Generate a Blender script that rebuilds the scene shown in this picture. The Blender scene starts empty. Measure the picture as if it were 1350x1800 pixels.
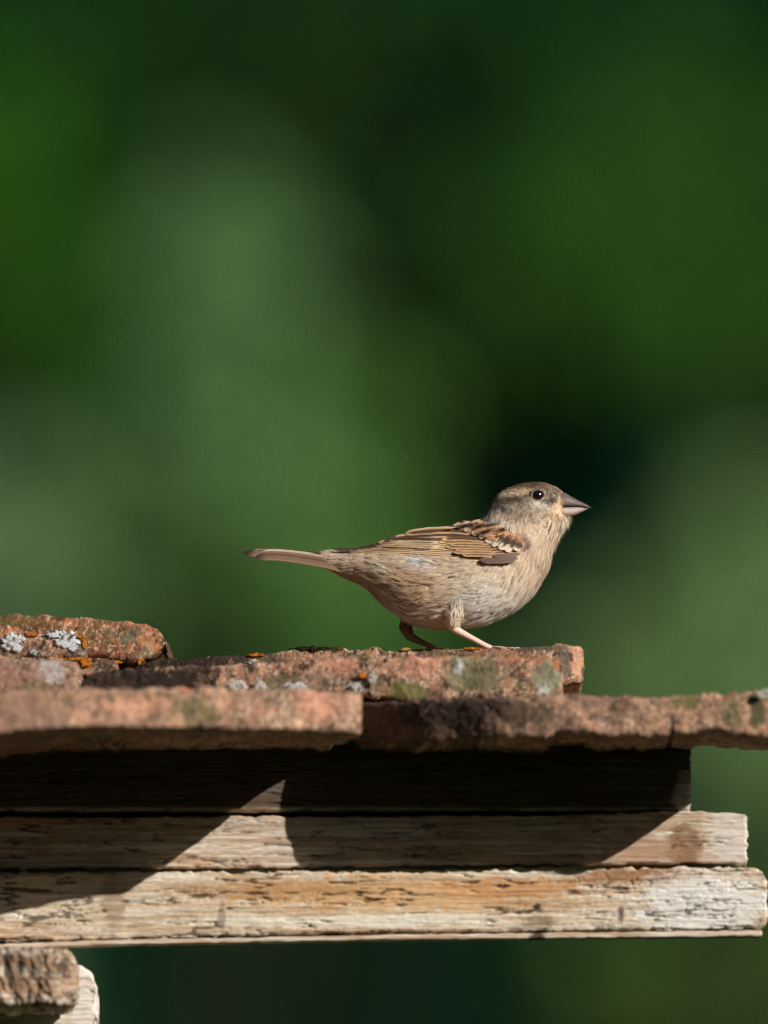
import bpy, math, random
import numpy as np
from mathutils import Vector, noise as mnoise
from mathutils.bvhtree import BVHTree

random.seed(7)
RNG = np.random.default_rng(7)
scene = bpy.context.scene
C = scene.collection

# ------------------------------------------------------------------ camera, world, sun
S = 0.000245                     # metres per unit of drawing at the sparrow's distance
D = 5.5                          # camera to sparrow, metres
E = math.radians(6.5)            # the lens looks slightly upwards
FPX = D / S
ZB = 2.25                        # height of the picture centre at the sparrow
CAM = np.array([0.0, -D*math.cos(E), ZB - D*math.sin(E)])
FWD = np.array([0.0, math.cos(E), math.sin(E)])
UPV = np.array([0.0, -math.sin(E), math.cos(E)])

cam_data = bpy.data.cameras.new("camera")
cam = bpy.data.objects.new("camera", cam_data); C.objects.link(cam)
cam.location = Vector(CAM)
cam.rotation_euler = (math.pi/2 + E, 0, 0)
cam_data.sensor_fit = 'HORIZONTAL'
cam_data.sensor_width = 24.0
cam_data.lens = 24.0 * FPX / 1350.0
cam_data.clip_start = 0.1
cam_data.clip_end = 2000
cam_data.dof.use_dof = True
cam_data.dof.focus_distance = D - 0.012
cam_data.dof.aperture_fstop = 4.5
scene.camera = cam

SUN = Vector((1.20, -1.0, 0.72)).normalized()     # towards the sun
world = bpy.data.worlds.new("World"); scene.world = world; world.use_nodes = True
wn = world.node_tree.nodes; wl = world.node_tree.links
sky = wn.new("ShaderNodeTexSky"); sky.sky_type = 'NISHITA'; sky.sun_disc = False
sky.sun_elevation = math.asin(SUN.z); sky.sun_rotation = math.atan2(SUN.x, SUN.y)
wl.new(sky.outputs[0], wn["Background"].inputs[0]); wn["Background"].inputs[1].default_value = 0.05

sd = bpy.data.lights.new("sun", 'SUN'); sd.energy = 5.0; sd.angle = math.radians(0.5); sd.color = (1.0, 0.95, 0.89)
sun = bpy.data.objects.new("sun", sd); C.objects.link(sun)
sun.rotation_euler = SUN.to_track_quat('Z', 'Y').to_euler(); sun.location = (3, -3, 6)

vs = scene.view_settings
vs.view_transform = 'Standard'; vs.look = 'None'; vs.exposure = 0.0; vs.gamma = 1.0; vs.use_curve_mapping = False
scene.cycles.use_denoising = True
scene.cycles.max_bounces = 6
scene.cycles.diffuse_bounces = 2
scene.cycles.transparent_max_bounces = 8

# ------------------------------------------------------------------ helpers
def W(px, py, Y):
    """drawing units (right, down) at depth Y (units behind the sparrow) -> world metres"""
    px, py, Y = np.broadcast_arrays(np.asarray(px, float), np.asarray(py, float), np.asarray(Y, float))
    a = (px-675.0)/FPX; b = (900.0-py)/FPX
    dy = FWD[1] + b*UPV[1]; dz = FWD[2] + b*UPV[2]
    t = (Y*S - CAM[1])/dy
    return np.stack([a*t, Y*S, CAM[2] + dz*t], -1)

def lin(c):
    c = np.asarray(c, float)/255.0
    return np.where(c <= 0.04045, c/12.92, ((c+0.055)/1.055)**2.4)

def _hash(i, j, k, seed):
    h = (i.astype(np.int64)*374761393 + j.astype(np.int64)*668265263 + k.astype(np.int64)*2147483647 + seed*1274126177) & 0xFFFFFFFF
    h = ((h ^ (h >> 13))*1274126177) & 0xFFFFFFFF
    h = ((h ^ (h >> 15))*2246822519) & 0xFFFFFFFF
    return ((h ^ (h >> 16)) & 0xFFFFFF)/float(0xFFFFFF)

def vn(x, y, z, seed=0):
    """value noise, 0..1"""
    x, y, z = np.broadcast_arrays(np.asarray(x, float), np.asarray(y, float), np.asarray(z, float))
    i, j, k = np.floor(x), np.floor(y), np.floor(z)
    f, g, h = x-i, y-j, z-k
    f = f*f*(3-2*f); g = g*g*(3-2*g); h = h*h*(3-2*h)
    def H(a, b, c): return _hash(i+a, j+b, k+c, seed)
    c00 = H(0,0,0)*(1-f)+H(1,0,0)*f; c10 = H(0,1,0)*(1-f)+H(1,1,0)*f
    c01 = H(0,0,1)*(1-f)+H(1,0,1)*f; c11 = H(0,1,1)*(1-f)+H(1,1,1)*f
    return (c00*(1-g)+c10*g)*(1-h) + (c01*(1-g)+c11*g)*h

def fbm(x, y, z, o=4, seed=0, gain=0.5):
    s = 0; a = 1; t = 0
    for q in range(o):
        s = s + a*vn(x*2**q+q*7.3, y*2**q+q*3.1, z*2**q+q*5.7, seed+q); t += a; a *= gain
    return s/t

def sstep(a, b, x):
    t = np.clip((x-a)/(b-a), 0, 1); return t*t*(3-2*t)

def mixc(a, b, t):
    t = np.asarray(t)[..., None]; return a*(1-t) + b*t

def make_mesh(name, V, quads=None, tris=None, col=None, smooth=True):
    me = bpy.data.meshes.new(name)
    V = np.asarray(V, np.float32).reshape(-1, 3)
    nq = 0 if quads is None else len(quads); nt = 0 if tris is None else len(tris)
    me.vertices.add(len(V)); me.vertices.foreach_set("co", V.ravel())
    loops = []
    if nq: loops.append(np.asarray(quads, np.int32).ravel())
    if nt: loops.append(np.asarray(tris, np.int32).ravel())
    loops = np.concatenate(loops)
    me.loops.add(len(loops)); me.loops.foreach_set("vertex_index", loops)
    starts = np.concatenate([np.arange(nq)*4, nq*4 + np.arange(nt)*3]).astype(np.int32)
    me.polygons.add(nq+nt); me.polygons.foreach_set("loop_start", starts)
    me.update(calc_edges=True)
    me.polygons.foreach_set("use_smooth", np.full(nq+nt, smooth))
    if col is not None:
        set_col(me, col)
    me.validate(verbose=False)
    return me

def set_col(me, col):
    at = me.color_attributes.new("Col", 'FLOAT_COLOR', 'POINT')
    c = np.ones((len(me.vertices), 4), np.float32); c[:, :3] = np.clip(np.asarray(col).reshape(-1, 3), 0, 1)
    at.data.foreach_set("color", c.ravel())

def obj(name, me, mat=None, parent=None, **props):
    o = bpy.data.objects.new(name, me); C.objects.link(o)
    if mat: me.materials.append(mat)
    if parent: o.parent = parent
    for k, v in props.items(): o[k] = v
    return o

def empty(name, **props):
    o = bpy.data.objects.new(name, None); C.objects.link(o); o.empty_display_size = 0.05
    for k, v in props.items(): o[k] = v
    return o

def attr_mat(name, rough=0.85, spec=0.25, grain=None, bump=None, fine=0.25, transl=0.0, stretch=(1, 1, 1), sheen=0.0):
    """material that takes its pigment from the Col attribute and adds fine procedural grain and relief (scales in drawing units)"""
    m = bpy.data.materials.new(name); m.use_nodes = True
    nt = m.node_tree; N = nt.nodes; L = nt.links
    p = N["Principled BSDF"]; p.inputs["Roughness"].default_value = rough
    p.inputs["Specular IOR Level"].default_value = spec
    at = N.new("ShaderNodeAttribute"); at.attribute_name = "Col"
    colout = at.outputs["Color"]
    if grain or bump:
        tc = N.new("ShaderNodeTexCoord"); mp = N.new("ShaderNodeMapping")
        mp.inputs["Scale"].default_value = tuple(s/S for s in stretch)
        L.new(tc.outputs["Object"], mp.inputs["Vector"])
    if grain:
        nz = N.new("ShaderNodeTexNoise"); nz.inputs["Scale"].default_value = 1.0/grain; nz.inputs["Detail"].default_value = 5
        nz.inputs["Roughness"].default_value = 0.65
        L.new(mp.outputs[0], nz.inputs["Vector"])
        mr = N.new("ShaderNodeMapRange"); mr.inputs["From Min"].default_value = 0.3; mr.inputs["From Max"].default_value = 0.7
        mr.inputs["To Min"].default_value = 1-fine; mr.inputs["To Max"].default_value = 1+fine
        L.new(nz.outputs[0], mr.inputs["Value"])
        mx = N.new("ShaderNodeVectorMath"); mx.operation = 'SCALE'
        L.new(colout, mx.inputs[0]); L.new(mr.outputs[0], mx.inputs["Scale"])
        colout = mx.outputs[0]
    L.new(colout, p.inputs["Base Color"])
    if bump:
        nb = N.new("ShaderNodeTexNoise"); nb.inputs["Scale"].default_value = 1.0/bump[0]; nb.inputs["Detail"].default_value = 6
        nb.inputs["Roughness"].default_value = 0.7
        L.new(mp.outputs[0], nb.inputs["Vector"])
        bp = N.new("ShaderNodeBump"); bp.inputs["Strength"].default_value = 1.0; bp.inputs["Distance"].default_value = bump[1]*S
        L.new(nb.outputs[0], bp.inputs["Height"]); L.new(bp.outputs[0], p.inputs["Normal"])
    if sheen: 
        p.inputs["Sheen Weight"].default_value = sheen; p.inputs["Sheen Roughness"].default_value = 0.4
    if transl:
        tr = N.new("ShaderNodeBsdfTranslucent"); L.new(colout, tr.inputs["Color"])
        ms = N.new("ShaderNodeMixShader"); ms.inputs[0].default_value = transl
        L.new(p.outputs[0], ms.inputs[1]); L.new(tr.outputs[0], ms.inputs[2])
        L.new(ms.outputs[0], N["Material Output"].inputs["Surface"])
    return m

M_TILE = attr_mat("weathered_terracotta", 0.9, 0.15, grain=3.0, bump=(4.0, 3.0), fine=0.38)
M_TILE_SOFT = attr_mat("weathered_terracotta_front", 0.9, 0.12, grain=6.0, bump=(7.0, 2.2), fine=0.25)
M_WOOD = attr_mat("weathered_oak", 0.9, 0.12, grain=2.5, bump=(3.5, 1.4), fine=0.22, stretch=(0.07, 0.1, 1.0))
M_LICHEN = attr_mat("lichen_crust", 0.95, 0.05, grain=2.5, bump=(3.0, 2.0), fine=0.3)
M_PLUME = attr_mat("body_plumage", 0.8, 0.15, transl=0.28)
M_SKIN = attr_mat("sparrow_body", 0.6, 0.35, grain=2.0, bump=(2.5, 0.7), fine=0.15)
M_FEATHER = attr_mat("vaned_feather", 0.65, 0.2, grain=1.2, fine=0.18, bump=(1.4, 0.5), transl=0.05)
M_BEAK = attr_mat("horn_beak", 0.42, 0.4, grain=4.0, fine=0.3, bump=(5.0, 1.2))
M_BARK = attr_mat("tree_bark", 0.9, 0.1)
M_LEAF = attr_mat("tree_leaf", 0.9, 0.02, transl=0.25)

def const_mat(name, rgb, rough, spec=0.5, noise_scale=None, rgb2=None):
    m = bpy.data.materials.new(name); m.use_nodes = True
    N = m.node_tree.nodes; L = m.node_tree.links; p = N["Principled BSDF"]
    p.inputs["Base Color"].default_value = (*rgb, 1); p.inputs["Roughness"].default_value = rough
    p.inputs["Specular IOR Level"].default_value = spec
    if noise_scale:
        tc = N.new("ShaderNodeTexCoord"); nz = N.new("ShaderNodeTexNoise"); nz.inputs["Scale"].default_value = noise_scale
        nz.inputs["Detail"].default_value = 8
        cr = N.new("ShaderNodeValToRGB"); cr.color_ramp.elements[0].color = (*rgb, 1); cr.color_ramp.elements[1].color = (*rgb2, 1)
        cr.color_ramp.elements[0].position = 0.35; cr.color_ramp.elements[1].position = 0.65
        L.new(tc.outputs["Object"], nz.inputs["Vector"]); L.new(nz.outputs[0], cr.inputs[0]); L.new(cr.outputs[0], p.inputs["Base Color"])
    return m

# ------------------------------------------------------------------ ground and far hill
def sheet(name, x0, x1, y0, y1, nx, ny, hf, mat, **props):
    xs = np.linspace(x0, x1, nx); ys = np.linspace(y0, y1, ny)
    X, Y = np.meshgrid(xs, ys, indexing='ij')
    V = np.stack([X, Y, hf(X, Y)], -1)
    i, j = np.meshgrid(np.arange(nx-1), np.arange(ny-1), indexing='ij'); a = i*ny+j
    q = np.stack([a, a+ny, a+ny+1, a+1], -1).reshape(-1, 4)
    return obj(name, make_mesh(name, V, q), mat, **props)

M_GRASS = const_mat("meadow_grass", (0.014, 0.032, 0.009), 0.95, 0.05, 1.5, (0.026, 0.05, 0.015))
M_HILL = const_mat("wooded_hillside", (0.002, 0.016, 0.008), 0.95, 0.02, 0.25, (0.004, 0.026, 0.012))
sheet("ground", -250, 250, -120, 110, 60, 50, lambda X, Y: 0.0*X, M_GRASS, kind="structure")
sheet("hill", -250, 250, 85, 330, 90, 50,
      lambda X, Y: -0.3 + 55*sstep(85, 260, Y) + 3*fbm(X/25, Y/25, 0*X, 3, 5)*sstep(85, 120, Y), M_HILL, kind="structure")

# ------------------------------------------------------------------ trees (far behind, wholly out of focus)
YT = 45.0/S
def wt(px, py, ym):
    return W(px, py, ym/S)

def leaves_mesh(name, centers, radii, n_per, size, base, var=0.25, seed=1, fill=0.45, light=None):
    r = np.random.default_rng(seed)
    cs = []; cols = []
    for q, (c, rad, n) in enumerate(zip(centers, radii, n_per)):
        d = r.normal(size=(n, 3)); d /= np.linalg.norm(d, axis=1)[:, None]
        rr = (fill + (1-fill)*r.random(n)**0.5)[:, None]
        lump = 0.75 + 0.5*fbm(d[:, 0]*2+q, d[:, 1]*2, d[:, 2]*2, 2, seed)[:, None]
        cs.append(c + d*rr*rad*lump)
        k = 1 + var*(r.random(n)-0.5)*2
        cl = np.asarray(base)*(1+0.25*(r.random()-0.5))
        cols.append(cl[None]*k[:, None])
    P = np.concatenate(cs); K = np.concatenate(cols); n = len(P)
    a = r.normal(size=(n, 3)); a /= np.linalg.norm(a, axis=1)[:, None]
    b = r.normal(size=(n, 3)); b -= a*(a*b).sum(1)[:, None]; b /= np.linalg.norm(b, axis=1)[:, None]
    s = size*(0.6+0.8*r.random(n))[:, None]
    V = np.stack([P-a*s, P+b*s*0.5, P+a*s, P-b*s*0.5], 1)
    q = np.arange(n*4).reshape(-1, 4)
    return make_mesh(name, V, q, col=np.repeat(K, 4, 0), smooth=False)

def tube_arrays(pts, rad, k=10):
    pts = np.asarray(pts, float); n = len(pts)
    T = np.gradient(pts, axis=0); T /= np.linalg.norm(T, axis=1)[:, None]+1e-12
    ref = np.array([0, 1.0, 0.13]) if abs(T[:, 1]).mean() < 0.8 else np.array([1.0, 0, 0])
    A = np.cross(T, ref); A /= np.linalg.norm(A, axis=1)[:, None]; B = np.cross(T, A)
    th = np.arange(k)/k*2*math.pi
    V = pts[:, None] + np.asarray(rad)[:, None, None]*(A[:, None]*np.cos(th)[None, :, None] + B[:, None]*np.sin(th)[None, :, None])
    i, j = np.meshgrid(np.arange(n-1), np.arange(k), indexing='ij')
    q = np.stack([i*k+j, i*k+(j+1) % k, (i+1)*k+(j+1) % k, (i+1)*k+j], -1).reshape(-1, 4)
    V = V.reshape(-1, 3)
    c0 = len(V); V = np.concatenate([V, pts[:1], pts[-1:]])
    jj = np.arange(k)
    t = np.concatenate([np.stack([(jj+1) % k, jj, np.full(k, c0)], -1), np.stack([(n-1)*k+jj, (n-1)*k+(jj+1) % k, np.full(k, c0+1)], -1)])
    return V, q, t

def join_arrays(parts):
    Vs, Qs, Ts, o = [], [], [], 0
    for V, q, t in parts:
        Vs.append(V); Qs.append(q+o); Ts.append(t+o); o += len(V)
    return np.concatenate(Vs), np.concatenate(Qs), np.concatenate(Ts)

def tree(label, ym, lobes, colour, extra, seed, leaf=0.075, dens=1.0, name="broadleaf_tree", group="trees far behind the roof"):
    """lobes: leaf clumps (px, py, r in drawing units) seen in the picture; extra: the rest of the crown in metres"""
    r = np.random.default_rng(seed)
    k = (ym + D)/D*S
    cen = [wt(x, y, ym + r.uniform(-0.6, 0.6)) for x, y, q in lobes]; rad = [q*k for x, y, q in lobes]
    cx = float(np.mean([c[0] for c in cen])); 
    top = max(c[2] for c in cen)
    for (ex, ez, er) in extra:
        cen.append(np.array([cx+ex, ym + r.uniform(-0.8, 0.8), ez-0.7 if ez < 5 else ez])); rad.append(er)
    n_per = [max(60, int(dens*5.0*(q/leaf)**2)) for q in rad]
    root = empty(name, label=label, category="tree", group=group)
    root.location = (cx, ym, 0)
    off = np.array([cx, ym, 0])
    me = leaves_mesh("crown", [c-off for c in cen], rad, n_per, leaf, colour, seed=seed)
    obj("crown", me, M_LEAF, root)
    zt = top - 0.3
    zs = np.linspace(-0.1, zt, 14)
    tr = [tube_arrays(np.stack([0.15*np.sin(zs*0.8+seed), 0.12*np.cos(zs*0.7), zs], -1), np.linspace(0.22, 0.03, 14))]
    for c in cen[::2]:
        e = c-off; z0 = max(1.2, e[2]-1.2-0.5*abs(e[0])); t = np.linspace(0, 1, 7)[:, None]
        s0 = np.array([0.15*math.sin(z0*0.8+seed), 0.12*math.cos(z0*0.7), min(z0, zt-0.2)])
        tr.append(tube_arrays(s0*(1-t)+e*t + np.array([0, 0, -0.25])*np.sin(t*math.pi), np.linspace(0.07, 0.012, 7), 6))
    V, q, t = join_arrays(tr)
    n = fbm(V[:, 0]*9, V[:, 1]*9, V[:, 2]*3, 3, 2)
    obj("trunk", make_mesh("trunk", V, q, t, col=np.array([0.012, 0.022, 0.009])*(0.5+n[:, None])), M_BARK, root)
    return root

# dark wood at the back, one uncountable mass
rr = np.random.default_rng(3)
cs, rs, ns = [], [], []
for i in range(170):
    cs.append(np.array([rr.uniform(-12, 12), rr.uniform(62, 68), rr.uniform(0.5, 15)])); rs.append(rr.uniform(1.0, 1.9)); ns.append(430)
# unseen leaf ring added to cut sky fill, open to the low sun
sun_az = math.atan2(SUN.x, SUN.y)
for i in range(300):
    a = rr.uniform(-math.pi, math.pi)
    dv = (a - sun_az + math.pi) % (2*math.pi) - math.pi
    if abs(a) < 0.62: continue
    low = abs(dv) < 0.3                       # lower clumps towards the sun, added to shade the lawn
    q = rr.uniform(20, 23) if low else rr.uniform(17, 24)
    cs.append(np.array([q*math.sin(a), q*math.cos(a), rr.uniform(0.5, 5.6) if low else rr.uniform(0.5, 15)])); rs.append(rr.uniform(1.8, 2.3) if low else rr.uniform(1.8, 2.8)); ns.append(330)
obj("woodland_and_added_ring", leaves_mesh("woodland_and_added_ring", cs, rs, ns, 0.27, (0.005, 0.046, 0.022), seed=5), M_LEAF, kind="stuff")

EX = [(-0.6, 3.7, 0.7), (0.5, 3.5, 0.8), (0.0, 2.9, 0.8), (-0.9, 3.0, 0.6), (0.9, 2.8, 0.6)]
tree("bright fresh green tree, blurred, at the upper left edge of the view", 44,
     [(-60, 250, 180), (30, 380, 150), (0, 180, 120), (90, 290, 90), (60, 560, 90), (-40, 520, 170), (-150, 380, 220)],
     (0.05, 0.165, 0.013), [(-0.5, 6, 0.7), (-0.4, 5, 0.7), (-0.8, 4.2, 0.8)], 11, dens=0.9)
tree("pale grey-green tree with a tall light crown, blurred, left of centre", 41,
     [(370, 330, 70), (400, 420, 100), (450, 520, 110), (370, 560, 100), (430, 640, 100), (300, 480, 70), (380, 720, 110), (300, 800, 110), (420, 850, 110)],
     (0.19, 0.36, 0.14), [(-0.3, 4.9, 0.6), (0.3, 4.3, 0.7), (0.1, 3.6, 0.6)], 12, dens=0.75)
tree("grass green leafy tree, blurred, low behind the sparrow's tail", 47,
     [(560, 790, 130), (640, 720, 90), (500, 960, 160), (620, 1010, 140), (380, 1020, 150), (300, 1120, 160), (560, 1130, 150), (700, 1120, 120), (250, 960, 120), (440, 820, 110)],
     (0.155, 0.325, 0.08), EX, 13, dens=1.0)
tree("dusty grey-green tree, blurred, above the left end of the roof", 43,
     [(20, 990, 120), (-80, 930, 130), (100, 1050, 110), (40, 880, 80), (-150, 1080, 150)],
     (0.22, 0.37, 0.17), [(-0.2, 5.0, 0.6), (-0.5, 4.2, 0.7), (0.1, 3.6, 0.6)], 14, dens=0.8)
tree("mid green tree with a broad crown, blurred, at the upper right", 48,
     [(1230, 330, 170), (1330, 480, 170), (1160, 480, 130), (1100, 300, 120), (1320, 200, 150), (1230, 620, 130), (1400, 590, 130), (1010, 420, 110), (1450, 350, 180)],
     (0.066, 0.18, 0.028), [(0.8, 6.3, 0.7), (1.0, 5.3, 0.7), (0.4, 4.4, 0.7), (0.9, 3.8, 0.7)], 15, dens=0.8)
tree("olive green tree, blurred, behind the bare right end of the roof", 42,
     [(1235, 1010, 110), (1170, 1100, 100), (1290, 940, 90), (1300, 1050, 150), (1180, 1130, 130), (1080, 1180, 120), (1380, 1180, 160), (1420, 1000, 150), (1250, 1260, 130), (1330, 1390, 150)],
     (0.25, 0.41, 0.16), [(0.3, 4.2, 0.6), (0.6, 3.5, 0.6)], 16, dens=0.8)
tree("deep green tree, blurred, across the top of the view", 52,
     [(250, 60, 150), (640, 10, 90), (560, 60, 80), (900, 20, 90), (880, 330, 110), (1010, 520, 110), (420, 160, 110), (1010, 230, 110), (1060, 80, 100), (600, 330, 90), (850, 420, 130), (1200, 40, 130), (760, 660, 120), (180, 730, 140), (60, 630, 130), (170, 610, 90), (60, 760, 100), (940, 560, 110)],
     (0.045, 0.13, 0.022), EX + [(0.5, 12.2, 0.9), (-1.0, 12.4, 0.9)], 17, dens=0.8)
tree("yellow-green low tree, blurred, under the right end of the boards", 46,
     [(1330, 1760, 130), (1220, 1700, 100), (1020, 1700, 100), (1120, 1790, 120), (1400, 1640, 120)],
     (0.11, 0.19, 0.045), [(0.2, 4.2, 0.7), (-0.4, 3.6, 0.7), (0.5, 3.3, 0.7)], 18, dens=0.7)

# ------------------------------------------------------------------ slabs (tiles and planks)
def prof(pts):
    xs = np.array([p[0] for p in pts], float); ys = np.array([p[1] for p in pts], float)
    return lambda x: np.interp(x, xs, ys)

def slab(name, x0, x1, top, bot, yf, yb, slope, colfn, mat, parent, disp=(3.0, 18.0, 1.0, 5.0), r=9, rend=9,
         dx=2.5, stretch=1.0, seed=1, jit=1.6, label=None, strata=None, ncap=3, skew=None):
    xs = np.arange(x0, x1+dx*0.5, dx)
    # round the two ends off: sample closer there
    xs = np.unique(np.concatenate([xs, x0 + rend*(1-np.cos(np.linspace(0, math.pi/2, 7))), x1 - rend*(1-np.cos(np.linspace(0, math.pi/2, 7)))]))
    h = float(np.mean(bot(xs)-top(xs))); dep = float(np.mean(yb(xs)-yf(xs)))
    # ring (a = depth 0..1, b = height 0 at bottom .. 1 at top), rounded corners
    nf = max(10, int((h-2*r)/2.0))
    ring = []
    for t in np.linspace(0, 1, nf): ring.append((0, r+(h-2*r)*t))
    for q in np.linspace(0, math.pi/2, 6)[1:]: ring.append((r-r*math.cos(q), h-r+r*math.sin(q)))
    for t in np.linspace(0, 1, 46)[1:]**1.5: ring.append((r+(dep-r)*t, h))
    for t in np.linspace(0, 1, 7)[1:]: ring.append((dep, h-h*t))
    for t in (np.linspace(1, 0, 46)[1:]**1.5): ring.append((r+(dep-r)*t, 0))
    for q in np.linspace(0, math.pi/2, 6)[1:-1]: ring.append((r-r*math.sin(q), r-r*math.cos(q)))
    ring = np.array(ring); A = ring[:, 0]; B = ring[:, 1]/h
    m = len(A)
    d = np.minimum(xs-x0, x1-xs); k = np.clip(d/rend, 0, 1); inset = rend*(1-np.sqrt(np.clip(1-(1-k)**2, 0, 1)))
    tp = top(xs) + jit*2*(fbm(xs/14, 0*xs, 0*xs+seed, 3, seed)-0.5)*2 + inset
    bt = bot(xs) + jit*2*(fbm(xs/14, 0*xs+9, 0*xs+seed, 3, seed+3)-0.5)*2 - inset
    f = yf(xs) + inset; bk = yb(xs)
    PX = np.repeat(xs[:, None], m, 1)
    PY = bt[:, None] + (tp-bt)[:, None]*B[None]
    depth = (bk-f)
    Aa = np.where(A <= r, A[None]/1.0, r + (A[None]-r)/(dep-r)*(depth[:, None]-r))
    Y = f[:, None] + Aa
    P = W(PX, PY, f[:, None]+0*Aa)
    P[..., 1] = Y*S
    P[..., 2] += slope*(Y-f[:, None])*S
    if skew is not None: P[..., 0] += skew(PX, Y)*S
    if stretch > 1: P[..., 0] += (9*(fbm(PY/9, Y/14, 0*Y+seed, 3, seed)-.55)*sstep(x1-22, x1-2, PX)*S)
    # displacement along normals
    dU = np.gradient(P, axis=0); dV = np.roll(P, -1, 1)-np.roll(P, 1, 1)
    Nn = np.cross(dU, dV); Nn /= np.linalg.norm(Nn, axis=2)[..., None]+1e-12
    ctr = P.mean(1, keepdims=True)
    if ((P-ctr)*Nn).sum(2).mean() < 0: Nn = -Nn
    a1, s1, a2, s2 = disp
    X_, Y_, Z_ = P[..., 0]/S, P[..., 1]/S, (P[..., 2]-ZB)/S
    n1 = fbm(X_/s1/stretch, Y_/s1, Z_/s1, 3, seed)-0.5
    n2 = fbm(X_/s2/stretch, Y_/s2, Z_/s2, 4, seed+11, 0.65)-0.5
    dd = 2*a1*n1 + 2*a2*n2
    if strata is not None: dd = dd + strata(PX, PY, Y, X_, Z_)
    P = P + Nn*(dd*S)[..., None]
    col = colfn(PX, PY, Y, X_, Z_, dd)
    n = len(xs)
    V = P.reshape(-1, 3); K = col.reshape(-1, 3)
    i, j = np.meshgrid(np.arange(n-1), np.arange(m), indexing='ij')
    q = np.stack([i*m+j, i*m+(j+1) % m, (i+1)*m+(j+1) % m, (i+1)*m+j], -1).reshape(-1, 4)
    tris = []
    for side in (0, n-1):
        cen = P[side].mean(0); prev = np.arange(m)+side*m; K0 = col[side]
        for s in (0.85, 0.5, 0.15):
            Vn = cen + (P[side]-cen)*s
            Vn[:, 0] += (fbm(Vn[:, 1]/S/8, Vn[:, 2]/S/8, 0*Vn[:, 0], 3, seed)-0.5)*3*S
            base = len(V); V = np.concatenate([V, Vn])
            ny = (0.55+0.9*fbm(Vn[:, 0]/S/9, Vn[:, 1]/S/9, Vn[:, 2]/S/9, 4, seed+31, .65))[:, None]
            K = np.concatenate([K, K0*(1-(1-s))**1 + K0.mean(0)[None]*ny*(1-s)])
            jj = np.arange(m); cur = base+jj
            qq = np.stack([prev, np.roll(prev, -1), np.roll(cur, -1), cur], -1)
            if side == 0: qq = qq[:, ::-1]
            q = np.concatenate([q, qq]); prev = cur
        c = len(V); V = np.concatenate([V, cen[None]]); K = np.concatenate([K, K0.mean(0)[None]])
        tt = np.stack([prev, np.roll(prev, -1), np.full(m, c)], -1)
        tris.append(tt if side else tt[:, ::-1])
    me = make_mesh(name, V, q, np.concatenate(tris), col=K)
    o = obj(name, me, mat, parent)
    if label: o["label"] = label
    return o

def patches(col, PX, PY, lst, seed=0):
    """blend stain, growth and painted light or shade colours over tiles: (x, y, rx, ry, rgb, strength)"""
    w = (fbm(PX/11, PY/11, 0*PX+seed, 4, seed+40)-0.5)
    w2 = (fbm(PX/4, PY/4, 0*PX+seed, 3, seed+50)-0.5)
    for (x, y, rx, ry, c, s) in lst:
        dd = np.sqrt(((PX-x)/rx)**2 + ((PY-y)/ry)**2) + w*1.3 + w2*0.7
        col = mixc(col, lin(c), s*(1-sstep(0.75, 1.1, dd)))
    return col

PINK = (204, 156, 126); DARK = (62, 54, 46); GREY = (128, 112, 98); ORNG = (205, 118, 70); GREEN = (104, 104, 62); WHITE = (205, 208, 205); BLACK = (34, 29, 26)
YEL = (192, 116, 34)

def tile_col(base, dark=0.35, green=0.2, lst=(), seed=1, base2=None, vertical=0.5):
    b0 = lin(base); b1 = lin(base2 if base2 else tuple(v*0.82 for v in base))
    def f(PX, PY, Y, X, Z, dd):
        n0 = fbm(X/40, Y/40, Z/40, 3, seed); n1 = fbm(X/12, Y/30, Z/18, 4, seed+1); n2 = fbm(X/5, Y/9, Z/(5+6*vertical), 4, seed+2, 0.7)
        n3 = fbm(X/26, Y/26, Z/30, 4, seed+7, 0.6)
        c = mixc(b0[None, None]*np.ones(PX.shape+(3,)), b1, sstep(0.35, 0.65, n0))
        c = mixc(c, lin(GREY), 0.6*sstep(0.5, 0.66, n1))
        c = mixc(c, lin((120, 88, 70)), 0.4*sstep(0.5, 0.62, fbm(X/18, Y/30, Z/22, 4, seed+12, 0.6)))
        c = mixc(c, lin(DARK), np.clip(dark*1.9, 0, .9)*sstep(0.47, 0.6, n3)*sstep(0.36, 0.55, n2))
        c = mixc(c, lin(GREEN), green*2*np.clip(sstep(0.52, 0.7, fbm(X/35, Y/35, Z/26, 4, seed+5)), 0, 0.5))
        c = mixc(c, lin(BLACK), 0.8*sstep(0.58, 0.68, n2))
        c = mixc(c, lin(BLACK), 0.45*sstep(0.6, 0.7, fbm(X/3, Y/4, Z/3.5, 3, seed+15, 0.8)))
        c = mixc(c, lin((232, 205, 180)), 0.6*sstep(0.6, 0.7, fbm(X/4, Y/4, Z/4, 3, seed+8)))
        c = patches(c, PX, PY, lst, seed)
        # pits are darker
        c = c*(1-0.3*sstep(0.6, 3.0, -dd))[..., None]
        return c
    return f

roof = empty("tiled_roof", label="weathered terracotta roof edge of overlapping lichen-spotted tiles that the sparrow stands on", category="tiled roof")
YBRD = -200
SL = 0.05
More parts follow.
